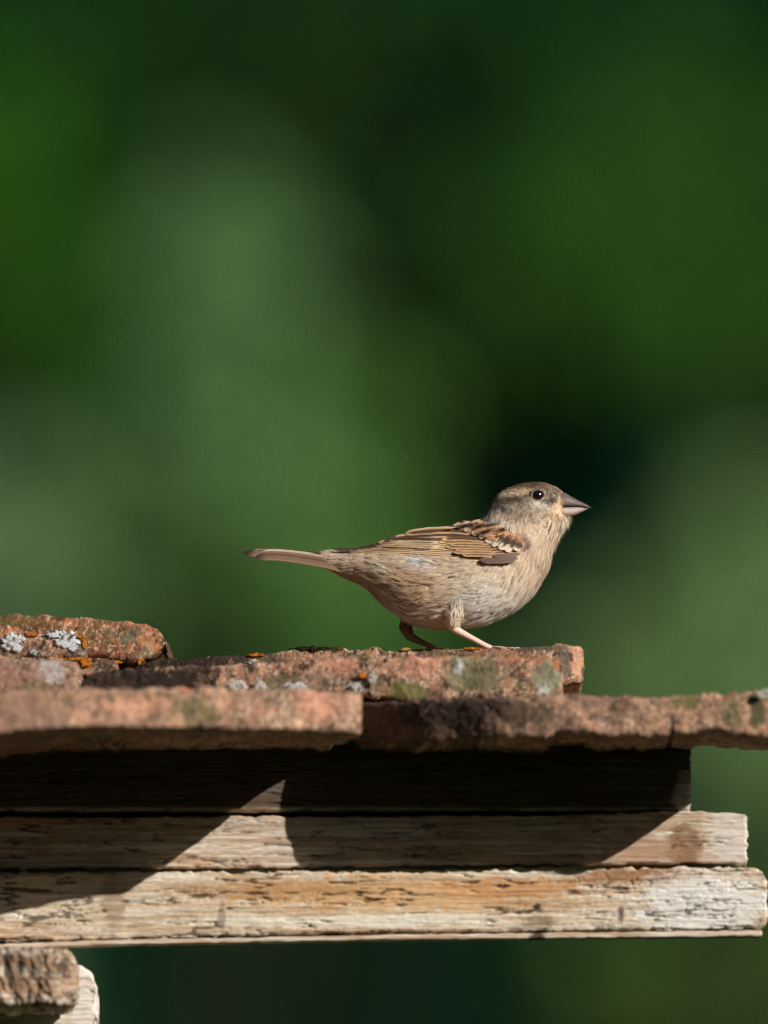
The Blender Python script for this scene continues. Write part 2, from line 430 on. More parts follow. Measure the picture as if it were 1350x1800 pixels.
# eave course, nearest the lens
ey = prof([(-420, -760), (0, -735), (200, -705), (450, -640), (560, -590), (635, -572)])
tileA = slab("roof_tile", -420, 636, prof([(-420, 1222), (0, 1217), (150, 1208), (330, 1208), (500, 1211), (636, 1217)]),
     prof([(-420, 1318), (0, 1292), (60, 1284), (110, 1279), (300, 1281), (500, 1284), (636, 1291)]), ey, prof([(-420, 500), (636, 500)]), 0.02,
     tile_col(PINK, 0.25, 0.12, [(20, 1255, 90, 60, (150, 116, 98), 0.7), (340, 1250, 40, 26, GREEN, .55), (330, 1248, 14, 14, DARK, .5), (325, 1210, 14, 5, ORNG, .6),
                                (240, 1240, 60, 20, (226, 164, 132), .5), (560, 1240, 40, 30, (226, 160, 130), .4)], seed=21), M_TILE_SOFT, roof,
     seed=21, disp=(4, 30, 1.6, 6), skew=lambda x, Y: -52*np.clip((x+420)/1056, 0, 1)*sstep(-560, -250, Y), label="pinkish front tile along the left half of the eave")
tileB = slab("roof_tile", 641, 1392, prof([(636, 1236), (700, 1232), (860, 1227), (1000, 1222), (1060, 1223), (1180, 1223), (1290, 1219), (1350, 1214), (1490, 1210)]),
     prof([(636, 1311), (750, 1308), (850, 1298), (968, 1298), (975, 1288), (1040, 1289), (1052, 1294), (1175, 1294), (1182, 1288), (1190, 1292), (1250, 1285), (1300, 1290), (1350, 1298), (1490, 1300)]),
     prof([(641, -285), (740, -394), (880, -490), (925, -512), (1000, -514), (1490, -525)]),
     prof([(636, 500), (1190, 500), (1225, -140), (1330, -215), (1370, -300), (1392, -470)]), 0.02,
     tile_col(PINK, 0.25, 0.15, [(700, 1268, 95, 70, (84, 68, 58), .85), (800, 1262, 80, 55, (70, 60, 54), .8), (900, 1250, 60, 26, (110, 92, 80), .7), (950, 1262, 26, 26, DARK, .5),  # leading dark patches paint shade onto the broken left corner
                                (1182, 1280, 4, 22, BLACK, .8), (1205, 1235, 26, 16, GREEN, .8), (1290, 1250, 24, 26, GREEN, .6), (1332, 1250, 16, 34, (88, 86, 62), .9), (1345, 1218, 12, 8, WHITE, .8),
                                (1050, 1232, 40, 12, (130, 105, 90), .6), (760, 1290, 70, 16, (150, 112, 92), .5)], seed=33), M_TILE_SOFT, roof,
     seed=33, disp=(4, 30, 1.6, 6), jit=2.4, skew=lambda x, Y: -18*(1-sstep(641, 900, x))*sstep(-480, -250, Y), label="pinkish front tile with a broken left corner and a bare right end")
# second course
tileC = slab("roof_tile", 147, 990, prof([(147, 1190), (200, 1180), (300, 1172), (430, 1166), (560, 1156), (650, 1151), (700, 1154), (760, 1156), (860, 1149), (900, 1151), (990, 1158)]),
     prof([(147, 1212), (300, 1214), (430, 1218), (640, 1226), (700, 1232), (990, 1228)]), prof([(147, -300), (990, -310)]), prof([(147, 600), (990, 600)]), SL,
     tile_col((194, 146, 116), 0.6, 0.35, [(230, 1195, 150, 36, BLACK, .9), (330, 1186, 60, 26, (46, 38, 33), .8), (500, 1205, 60, 22, (110, 100, 76), .7), (570, 1192, 36, 20, GREY, .5), (645, 1200, 30, 18, (96, 92, 70), .7),
                                (415, 1206, 18, 10, WHITE, .9), (455, 1206, 12, 12, WHITE, .9), (520, 1208, 22, 9, WHITE, .85), (626, 1208, 16, 12, WHITE, .8), (654, 1192, 10, 12, WHITE, .8), (638, 1188, 8, 6, ORNG, .9),
                                (715, 1215, 34, 18, GREEN, .9), (810, 1180, 30, 36, (134, 130, 100), .8), (845, 1192, 34, 30, (110, 106, 80), .85), (806, 1172, 9, 12, WHITE, .6), (825, 1152, 16, 5, ORNG, .5), (930, 1158, 50, 5, (176, 112, 66), .55),
                                (962, 1195, 30, 32, (140, 138, 112), .9), (978, 1166, 7, 12, (186, 112, 60), .6), (955, 1215, 12, 12, WHITE, .6), (740, 1170, 46, 24, (218, 156, 128), .6), (600, 1170, 30, 16, (214, 150, 120), .5)], seed=45), M_TILE_SOFT, roof,
     seed=45, disp=(4, 22, 1.8, 6), jit=2.6, label="mottled middle-course tile with grey and green lichen in front of the sparrow's tile")
tileH = slab("roof_tile", -420, 139, prof([(-420, 1150), (0, 1158), (60, 1160), (120, 1162), (139, 1170)]), prof([(-420, 1222), (139, 1222)]),
     prof([(-420, -400), (139, -410)]), prof([(-420, 600), (139, 600)]), SL,
     tile_col((174, 136, 116), 0.3, 0.2, [(90, 1180, 24, 24, (200, 196, 190), .7), (30, 1190, 50, 26, (150, 112, 96), .6), (60, 1210, 30, 16, GREEN, .5)], seed=51), M_TILE_SOFT, roof,
     seed=51, disp=(4, 24, 1.6, 6), label="blurred middle-course tile at the left edge, rounded at its right end")
# third course: the one under the sparrow
YD = -60
tileD = slab("roof_tile", 205, 1026, prof([(205, 1184), (262, 1163), (300, 1158), (450, 1150), (520, 1141), (600, 1139), (640, 1143), (652, 1138), (664, 1138), (676, 1144), (760, 1142), (860, 1141), (900, 1137), (940, 1138), (985, 1132), (1012, 1134), (1026, 1140)]),
     prof([(205, 1200), (300, 1216), (980, 1216), (986, 1202), (1026, 1199)]), prof([(205, YD+20), (260, YD), (985, YD-4), (1000, YD+4), (1026, YD+46)]), prof([(205, 760), (1026, 760)]), SL,
     tile_col((196, 146, 112), 0.8, 0.25, [(300, 1160, 160, 26, BLACK, .9), (440, 1156, 60, 12, (60, 54, 44), .7), (560, 1140, 50, 8, BLACK, .9), (620, 1158, 40, 10, (90, 84, 70), .5), (600, 1160, 10, 6, WHITE, .4), (790, 1150, 60, 10, (96, 76, 58), .5), (870, 1150, 60, 14, (120, 92, 70), .4),
                                (840, 1137, 20, 5, ORNG, .8), (990, 1165, 14, 30, (92, 86, 80), .8), (930, 1140, 50, 6, (84, 74, 66), .8), (1014, 1160, 10, 34, (226, 170, 136), .6)], seed=57), M_TILE, roof,  # pale patch at the right end paints sunlight onto that facet
     seed=57, disp=(2.6, 16, 1.8, 5), jit=2.0, dx=2.0, label="sharp focused tile under the sparrow's feet, black with algae at its left")
tileG = slab("roof_tile", -420, 206, prof([(-420, 1150), (0, 1152), (206, 1160)]), prof([(-420, 1192), (206, 1187)]), prof([(-420, -120), (206, -120)]), prof([(-420, 700), (206, 700)]), SL,
     tile_col((204, 152, 122), 0.5, 0.2, [(185, 1172, 20, 20, DARK, .7), (150, 1165, 10, 8, YEL, .8), (120, 1157, 30, 5, YEL, .5)], seed=63), M_TILE, roof,
     seed=63, disp=(2.4, 16, 1.8, 5), label="thin pinkish tile wedged under the white-lichened one")
tileF = slab("roof_tile", -420, 151, prof([(-420, 1112), (0, 1116), (60, 1112), (80, 1117), (110, 1109), (138, 1120), (151, 1130)]), prof([(-420, 1158), (151, 1157)]), prof([(-420, -70), (151, -70)]), prof([(-420, 700), (151, 700)]), SL,
     tile_col((206, 158, 130), 0.55, 0.2, [(10, 1145, 30, 20, (110, 100, 82), .6), (60, 1140, 20, 14, DARK, .5), (140, 1140, 12, 22, (110, 104, 98), .7)], seed=69), M_TILE, roof,
     seed=69, disp=(2.4, 14, 2.2, 5), dx=2.0, label="tile at the left edge crusted with white lichen")
tileE = slab("roof_tile", -420, 292, prof([(-420, 1070), (0, 1078), (35, 1079), (85, 1081), (100, 1085), (150, 1085), (215, 1090), (255, 1096), (275, 1105), (285, 1116), (292, 1128)]),
     prof([(-420, 1150), (0, 1150), (140, 1152), (175, 1158), (225, 1166), (245, 1164), (262, 1158), (282, 1145), (292, 1134)]), prof([(-420, 40), (240, 40), (292, 75)]), prof([(-420, 800), (292, 800)]), SL,
     tile_col((170, 112, 74), 0.3, 0.4, [(10, 1090, 30, 12, (90, 82, 50), .7), (225, 1120, 14, 12, (120, 122, 104), .8), (190, 1120, 10, 16, (110, 100, 70), .7), (265, 1140, 10, 16, (140, 120, 100), .6),
                                (100, 1086, 14, 6, BLACK, .7), (60, 1095, 40, 12, (110, 84, 50), .6), (240, 1110, 12, 12, (80, 70, 62), .5)], seed=77, base2=(192, 122, 78)), M_TILE, roof,
     seed=77, disp=(3.5, 26, 1.5, 7), r=16, dx=2.0, label="orange-brown topmost tile with a rounded right end at upper left")

# ------------------------------------------------------------------ lichen crusts
def crust(parent, x, y, Y, rx, ry, rgb, seed, h=5.0, rgb2=None):
    h = h*(0.32 if rgb[2] > 90 else 0.2); Y = Y-1.0
    nr, na = 12, 56
    r_ = np.linspace(0, 1, nr)[:, None]; th = (np.arange(na)/na*2*math.pi)[None]
    lob = 0.3 + 1.35*fbm(np.cos(th)*3.2+seed, np.sin(th)*3.2, 0*th, 4, seed, 0.8)
    X = rx*r_*np.cos(th)*lob; Z = ry*r_*np.sin(th)*lob
    n = fbm((X+x)/5, (Z+y)/5, 0*X, 4, seed+2, 0.7)
    H = h*(0.25+1.3*n)*(1-sstep(0.75, 1.0, r_+0*th)) - 3.0*sstep(0.8, 1.0, r_+0*th)
    P = W(x+X, y-Z, Y-H)
    c = mixc(lin(rgb)[None, None]*np.ones(X.shape+(3,)), lin(rgb2 if rgb2 else (96, 84, 74)), 1-sstep(0.36, 0.52, n))
    V = P.reshape(-1, 3)
    i, j = np.meshgrid(np.arange(nr-1), np.arange(na), indexing='ij')
    q = np.stack([i*na+j, i*na+(j+1) % na, (i+1)*na+(j+1) % na, (i+1)*na+j], -1).reshape(-1, 4)[:, ::-1]
    return obj("lichen", make_mesh("lichen", V, q, col=c.reshape(-1, 3)), M_LICHEN, parent)
WL = (206, 208, 208)
crust(tileF, 20, 1131, -72, 19, 17, WL, 1, 6)
crust(tileF, 36, 1122, -72, 9, 7, WL, 9, 5)
crust(tileF, 118, 1126, -72, 23, 16, (206, 210, 216), 2, 6)
crust(tileF, 98, 1115, -72, 18, 7, (214, 218, 222), 10, 5)
crust(tileF, 128, 1138, -72, 8, 10, (200, 204, 210), 12, 5)
crust(tileF, 58, 1147, -72, 8, 6, (170, 176, 170), 3, 4)
crust(tileF, 54, 1115, -72, 13, 3.8, YEL, 4, 6, (112, 70, 36))
crust(tileF, 142, 1119, -74, 7, 4, YEL, 5, 6, (112, 70, 36))
crust(tileF, 148, 1132, -70, 4, 9, YEL, 6, 6, (112, 70, 36))
crust(tileG, 150, 1166, -122, 12, 8, YEL, 7, 6, (112, 70, 36))
crust(tileG, 135, 1158, -122, 20, 3.5, YEL, 8, 5, (112, 70, 36))
crust(tileE, 200, 1164, 38, 16, 3, YEL, 13, 6, (104, 62, 34))
crust(tileE, 248, 1164, 42, 8, 6, YEL, 14, 6, (90, 54, 30))
crust(tileD, 450, 1151, YD-2, 15, 3.6, YEL, 15, 8, (112, 70, 36))
crust(tileD, 445, 1163, YD-2, 12, 5, (180, 182, 176), 16, 4)
crust(tileD, 585, 1158, YD-2, 9, 5, (170, 172, 164), 17, 4)
crust(tileD, 828, 1140, YD-2, 15, 2.6, YEL, 18, 6, (120, 74, 40))
crust(tileD, 712, 1141, YD-2, 9, 2.6, (214, 140, 60), 19, 5)
crust(tileC, 456, 1206, -312, 11, 10, (186, 182, 172), 20, 6)
crust(tileC, 414, 1206, -312, 15, 8, (186, 182, 172), 21, 6)
crust(tileC, 520, 1208, -312, 18, 8, (186, 182, 172), 22, 6)
crust(tileC, 627, 1209, -314, 12, 9, (186, 182, 172), 23, 6)
crust(tileC, 654, 1193, -314, 9, 12, (186, 182, 172), 24, 6)
crust(tileC, 638, 1188, -314, 8, 5, (200, 116, 40), 25, 6)
crust(tileB, 1345, 1217, -538, 10, 6, (196, 204, 180), 26, 6)
# moss cushion on the ridge of the sparrow's tile
def moss(parent, x0, x1, yb_, h, Y, seed):
    xs = np.linspace(x0, x1, 60); k = 16
    th = np.linspace(0, 2*math.pi, k, endpoint=False)
    env = np.sqrt(np.clip(1-((xs-(x0+x1)/2)/((x1-x0)/2))**2, 0, 1))*h*(0.5+fbm(xs/9, 0*xs, 0*xs, 3, seed))
    X = np.repeat(xs[:, None], k, 1); H = env[:, None]*np.sin(th)[None]; G = env[:, None]*1.6*np.cos(th)[None]
    n = 0.7+0.6*fbm(X/5, H/3, G/5, 3, seed)
    P = W(X, yb_-H*n, Y+G*n)
    i, j = np.meshgrid(np.arange(59), np.arange(k), indexing='ij')
    q = np.stack([i*k+j, i*k+(j+1) % k, (i+1)*k+(j+1) % k, (i+1)*k+j], -1).reshape(-1, 4)
    c = mixc(lin((30, 27, 20))[None, None]*np.ones(X.shape+(3,)), lin((104, 84, 24)), sstep(0.55, 0.75, fbm(X/6, H/4, G/6, 3, seed+1)))
    obj("moss", make_mesh("moss", P.reshape(-1, 3), q, col=c.reshape(-1, 3)), M_LICHEN, parent)
moss(tileD, 505, 612, 1142, 6, YD+8, 3)

# ------------------------------------------------------------------ timber under the tiles
def wood_col(base, seed, lst=(), crack=0.5, bands=()):
    b0 = lin(base)
    def f(PX, PY, Y, X, Z, dd):
        g = fbm(X/130, Y/20, Z/4.0, 4, seed, 0.6); g2 = fbm(X/60, Y/20, Z/2.6, 4, seed+3, 0.6); big = fbm(X/120, Y/60, Z/40, 3, seed+5)
        c = b0[None, None]*np.ones(PX.shape+(3,))
        c = mixc(c, lin((190, 150, 112)), 0.6*sstep(0.45, 0.7, big))
        c = mixc(c, lin((236, 226, 210)), 0.7*sstep(0.48, 0.64, g))
        c = mixc(c, lin((136, 106, 82)), 0.5*sstep(0.54, 0.68, g2))
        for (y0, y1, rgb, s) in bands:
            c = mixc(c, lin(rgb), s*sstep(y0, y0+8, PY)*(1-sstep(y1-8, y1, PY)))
        w = fbm(PX/14, PY/6, 0*PX, 4, seed+9)-0.5
        for (x, y, rx, ry, rgb, s) in lst:
            q = np.sqrt(((PX-x)/rx)**2+((PY-y)/ry)**2)+w*1.1
            c = mixc(c, lin(rgb), s*(1-sstep(0.6, 1.15, q)))
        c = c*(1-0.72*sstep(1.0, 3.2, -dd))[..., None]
        return c
    return f

def grain(seed, amp=2.2, fis=3.0, cross=0.0):
    def f(PX, PY, Y, X, Z):
        wob = 6*fbm(X/60, Y/60, Z/25, 2, seed)
        g = fbm(X/110, Y/40, (Z+wob)/3.4, 3, seed+1, 0.6)-0.5
        v = fbm(X/85, Y/40, (Z+wob)/9.0, 3, seed+2, 0.5)
        fissure = -fis*sstep(0.42, 0.6, vn(X/60, 0*X, Z/12, seed+8))*(1-sstep(0.0, 0.05, np.abs(v-0.5)))
        d = 2*amp*g + fissure
        if cross:
            v2 = fbm(X/16, Y/30, Z/13, 3, seed+4); d = d - cross*(0.35+0.65*sstep(820, 1150, PX))*(1-sstep(0.0, 0.03, np.abs(v2-0.5)))
        return d
    return f

timber = empty("timber_eave", label="grey weathered timber eave of stacked boards and beam ends under the tiles", category="timber structure")
WOOD = (204, 184, 160)
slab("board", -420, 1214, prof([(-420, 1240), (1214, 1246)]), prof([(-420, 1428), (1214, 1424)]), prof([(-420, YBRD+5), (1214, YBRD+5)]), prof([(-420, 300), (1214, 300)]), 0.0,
     wood_col((190, 172, 150), 101, [(1200, 1395, 20, 40, (226, 216, 200), .6)], bands=[(1200, 1424, (56, 46, 39), .85)]), M_WOOD, timber, seed=101, disp=(1.5, 40, .6, 5), stretch=3, strata=grain(101, 1.5), r=8, rend=10, jit=0.8, dx=4, label="uppermost board, deep in the tiles' shadow")  # dark band paints in the eave's shade, pale end patch its sunlit corner
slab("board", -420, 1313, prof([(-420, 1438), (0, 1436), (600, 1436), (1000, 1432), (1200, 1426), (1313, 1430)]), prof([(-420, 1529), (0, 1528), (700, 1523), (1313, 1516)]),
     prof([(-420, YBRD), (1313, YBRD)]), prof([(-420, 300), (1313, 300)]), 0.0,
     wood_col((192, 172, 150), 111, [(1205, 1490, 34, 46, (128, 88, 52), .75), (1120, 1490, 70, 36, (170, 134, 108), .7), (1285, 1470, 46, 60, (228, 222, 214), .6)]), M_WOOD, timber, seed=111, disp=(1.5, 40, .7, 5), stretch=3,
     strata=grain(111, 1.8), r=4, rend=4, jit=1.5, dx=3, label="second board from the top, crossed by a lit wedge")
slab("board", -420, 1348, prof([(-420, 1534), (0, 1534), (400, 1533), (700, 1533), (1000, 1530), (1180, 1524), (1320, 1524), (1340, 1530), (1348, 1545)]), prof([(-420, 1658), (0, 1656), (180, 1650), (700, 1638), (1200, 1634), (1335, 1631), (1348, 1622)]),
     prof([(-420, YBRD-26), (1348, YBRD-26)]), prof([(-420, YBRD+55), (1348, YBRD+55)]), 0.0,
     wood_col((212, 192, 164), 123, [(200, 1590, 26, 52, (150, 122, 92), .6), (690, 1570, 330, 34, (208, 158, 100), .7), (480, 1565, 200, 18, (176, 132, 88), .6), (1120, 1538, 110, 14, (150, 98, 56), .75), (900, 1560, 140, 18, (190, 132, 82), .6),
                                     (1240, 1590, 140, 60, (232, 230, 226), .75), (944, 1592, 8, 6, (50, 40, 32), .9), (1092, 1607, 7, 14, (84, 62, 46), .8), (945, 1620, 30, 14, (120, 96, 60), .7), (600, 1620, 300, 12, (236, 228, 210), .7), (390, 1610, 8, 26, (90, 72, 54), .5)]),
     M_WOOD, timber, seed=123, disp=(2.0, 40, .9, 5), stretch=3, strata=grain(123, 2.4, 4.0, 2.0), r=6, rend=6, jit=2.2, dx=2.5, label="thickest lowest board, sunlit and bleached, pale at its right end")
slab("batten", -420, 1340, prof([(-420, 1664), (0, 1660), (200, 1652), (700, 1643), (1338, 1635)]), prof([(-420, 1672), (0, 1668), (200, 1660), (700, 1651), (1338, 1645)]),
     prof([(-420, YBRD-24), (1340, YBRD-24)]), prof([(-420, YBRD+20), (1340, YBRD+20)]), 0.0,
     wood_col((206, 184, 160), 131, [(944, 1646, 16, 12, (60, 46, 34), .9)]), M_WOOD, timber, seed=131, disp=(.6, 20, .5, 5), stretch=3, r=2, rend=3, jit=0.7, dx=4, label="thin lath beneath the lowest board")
slab("beam", -420, 136, prof([(-420, 1664), (0, 1664), (100, 1665), (120, 1671), (130, 1684), (136, 1700)]), prof([(-420, 1770), (0, 1768), (100, 1766), (122, 1762), (131, 1754), (136, 1744)]),
     prof([(-420, -420), (100, -420), (136, -395)]), prof([(-420, 200), (136, -230)]), 0.0,
     wood_col((168, 142, 118), 141, [(60, 1720, 40, 60, (120, 92, 70), .5), (25, 1700, 24, 50, (110, 86, 66), .5)]), M_WOOD, timber, seed=141, disp=(5, 26, 2.5, 7), stretch=0.6,
     strata=lambda PX, PY, Y, X, Z: -5*(1-sstep(0, .07, np.abs(fbm(X/14+Z/50, Y/40, Z/46, 3, 77)-.5))), r=14, rend=10, jit=2, dx=2.5, label="dark rough rounded beam end nearest the lens at lower left")
slab("beam", -420, 171, prof([(-420, 1696), (100, 1696), (140, 1697), (158, 1706), (166, 1722), (171, 1745)]), prof([(-420, 1900), (171, 1900)]),
     prof([(-420, -200), (171, -200)]), prof([(-420, 200), (171, 200)]), 0.0,
     wood_col((226, 212, 194), 151, [(150, 1760, 30, 80, (232, 228, 222), .5)]), M_WOOD, timber, seed=151, disp=(2, 26, 1.0, 5), stretch=2.5, strata=grain(151, 2.0, 3.0), r=10, rend=8, jit=1.2, dx=2.5,
     label="pale bleached beam end behind the dark one at lower left")
# post carrying the eave, below the picture
def post(x, y, ztop):
    V, q, t = tube_arrays([(x, y, -0.1), (x, y, ztop*0.5), (x, y, ztop)], [0.06, 0.058, 0.056], 12)
    n = fbm(V[:, 0]*60, V[:, 1]*60, V[:, 2]*6, 3, 4)
    obj("post", make_mesh("post", V, q, t, col=lin((170, 150, 128))*(0.6+0.6*n[:, None])), M_WOOD, timber)
zp = float(W(0, 1895, -200)[2])
post(-0.26, 0.0, zp)

# ------------------------------------------------------------------ the sparrow
# body as a loft of sections: (upper point, lower point, half width)
SEC = [((548, 974), (552, 992), 9), ((580, 970), (580, 1001), 18), ((612, 967), (607, 1015), 29), ((645, 958), (645, 1034), 42), ((690, 947), (683, 1070), 58), ((738, 937), (735, 1100), 72),
       ((785, 929), (793, 1105), 80), ((820, 922), (852, 1097), 83), ((843, 914), (905, 1072), 82), ((851, 906), (940, 1040), 77), ((857, 897), (961, 1000), 67),
       ((862, 889), (970, 968), 57), ((869, 879), (983, 938), 51), ((880, 868), (991, 922), 49), ((900, 857), (994, 911), 49), ((924, 850.5), (992, 905), 48), ((950, 849), (990, 901), 43),
       ((972, 855.5), (989, 897), 33), ((985, 863), (991, 892), 22), ((993, 870), (994, 886), 10)]
SU = np.array([s[0] for s in SEC], float); SLo = np.array([s[1] for s in SEC], float); SW = np.array([s[2] for s in SEC], float)
NS = len(SEC)
def cr(A, t):
    """Catmull-Rom through rows of A at parameters t in 0..NS-1"""
    i = np.clip(np.floor(t).astype(int), 0, NS-2); f = (t-i)
    f = f[..., None] if A.ndim > 1 else f
    g = lambda k: A[np.clip(i+k, 0, NS-1)]
    p0, p1, p2, p3 = g(-1), g(0), g(1), g(2)
    return 0.5*((2*p1)+(-p0+p2)*f+(2*p0-5*p1+4*p2-p3)*f*f+(-p0+3*p1-3*p2+p3)*f**3)
def body_pt(t, th, shrink=0.0):
    """th = 0 upper line, pi/2 near side, pi lower line; space: x, Y, z=-py"""
    U = cr(SU, t); L = cr(SLo, t); w = cr(SW, t)
    c = (U+L)/2; h = (U-L)/2
    hl = np.linalg.norm(h, axis=-1, keepdims=True); h = h*(1-shrink/np.maximum(hl, 1))
    ct = np.cos(th); st = np.sin(th)
    st2 = np.sign(st)*np.abs(st)**0.9
    p = c + h*ct[..., None]
    return np.stack([p[..., 0], -(w-shrink)*st2, -p[..., 1]], -1)

nt_, nh_ = 120, 72
T_, H_ = np.meshgrid(np.linspace(0, NS-1, nt_), np.linspace(0, 2*math.pi, nh_, endpoint=False), indexing='ij')
BV = body_pt(T_, H_, 2.0)
i, j = np.meshgrid(np.arange(nt_-1), np.arange(nh_), indexing='ij')
BQ = np.stack([i*nh_+j, i*nh_+(j+1) % nh_, (i+1)*nh_+(j+1) % nh_, (i+1)*nh_+j], -1).reshape(-1, 4)
BVf = BV.reshape(-1, 3)
c0 = len(BVf); BVf = np.concatenate([BVf, BV[0].mean(0)[None], BV[-1].mean(0)[None]])
jj = np.arange(nh_)
BT = np.concatenate([np.stack([jj, (jj+1) % nh_, np.full(nh_, c0)], -1)[:, ::-1], np.stack([(nt_-1)*nh_+jj, (nt_-1)*nh_+(jj+1) % nh_, np.full(nh_, c0+1)], -1)])
bvh = BVHTree.FromPolygons([tuple(v) for v in BVf], [tuple(q) for q in BQ.tolist()]+[tuple(q) for q in BT.tolist()])

def surf(px, py):
    """depth of the near side of the body at a point of the side view"""
    h = bvh.ray_cast(Vector((px, -400, -py)), Vector((0, 1, 0)))
    if h[0] is None:
        n = bvh.find_nearest(Vector((px, -30, -py))); y = n[0].y
    else: y = h[0].y
    if px < 810:
        wing = -np.interp(px, [590, 640, 700, 760, 810], [16, 30, 48, 60, 40])
        t = np.clip((py - np.interp(px, [590, 640, 700, 760], [960, 955, 941, 930]))/14.0, 0, 1)
        y = min(y, wing*math.sqrt(t))
    return y

TOPY = lambda Y: 1141.5 + (Y+60)*(math.tan(E)-SL)       # where the tile's top face appears at depth Y
def poly_tube(pts, rads, k=12, sub=6):
    pts = np.array(pts, float); n = len(pts); t = np.linspace(0, n-1, (n-1)*sub+1)
    P = np.stack([np.interp(t, np.arange(n), pts[:, q]) for q in range(3)], -1)
    for _ in range(3):
        P[1:-1] = (P[:-2]+P[1:-1]*2+P[2:])/4
    R = np.interp(t, np.arange(n), rads)
    P = np.stack([P[:, 0], P[:, 2], -P[:, 1]], -1)      # (px, py, Y) -> x, Y, z
    return tube_arrays(P, R, k)
def toe_set(fx, Y, side):
    y0 = TOPY(Y)-2.5; out = []
    for (dx, dy, r) in ((44, -10*side, 2.5), (40, 14*side, 2.4), (34, -34*side, 2.3), (-30, 6*side, 2.6)):
        s = 1 if dx > 0 else -1
        out.append(poly_tube([(fx, y0-2, Y), (fx+dx*.35, y0-3.5, Y+dy*.35), (fx+dx*.7, y0-.5, Y+dy*.7), (fx+dx, y0-1.5, Y+dy), (fx+dx+s*7, y0-2.5, Y+dy*1.1), (fx+dx+s*11, y0+1.5, Y+dy*1.15)],
                             [3.4, r, r+.3, r, 1.6, .7], 8))
    return out
parts = [(BVf, BQ, BT)]
parts += [poly_tube([(806, 1040, -52), (798, 1072, -52), (793, 1090, -48), (797, 1103, -44), (805, 1109, -42), (830, 1122, -36), (850, 1133, -30), (862, 1139, -27)],
                    [27, 21, 14.5, 9.0, 6.6, 4.9, 4.7, 5.0], 14)]
parts += [poly_tube([(735, 1060, 34), (714, 1092, 34), (712, 1106, 33), (721, 1119, 31), (735, 1126, 30), (752, 1134, 28), (764, 1140, 27)],
                    [14, 11, 9.5, 8.2, 5.8, 4.8, 5.0], 14)]
parts += toe_set(862, -26, 1) + toe_set(765, 27, -1)
V_, Q_, T__ = join_arrays(parts)
tmp = bpy.data.objects.new("sparrow_build", make_mesh("sparrow_build", V_, Q_, T__)); C.objects.link(tmp)
md = tmp.modifiers.new("r", 'REMESH'); md.mode = 'VOXEL'; md.voxel_size = 1.5; md.adaptivity = 0.0
dg = bpy.context.evaluated_depsgraph_get(); ev = tmp.evaluated_get(dg); bm_ = bpy.data.meshes.new_from_object(ev)
bpy.data.objects.remove(tmp)
nv = len(bm_.vertices); co = np.empty(nv*3, np.float32); bm_.vertices.foreach_get("co", co); co = co.reshape(-1, 3).astype(float)

# colour map of the plumage, pigment and some painted shade, in side view (px, py): soft spots over a base
def gb(c, px, py, x, y, rx, ry, ang, rgb, s, hard=1.0):
    a = math.radians(ang); dx = px-x; dy = py-y
    u = (dx*math.cos(a)+dy*math.sin(a))/rx; v = (-dx*math.sin(a)+dy*math.cos(a))/ry
    w = s*np.exp(-(u*u+v*v)**hard); return mixc(c, lin(rgb), w)

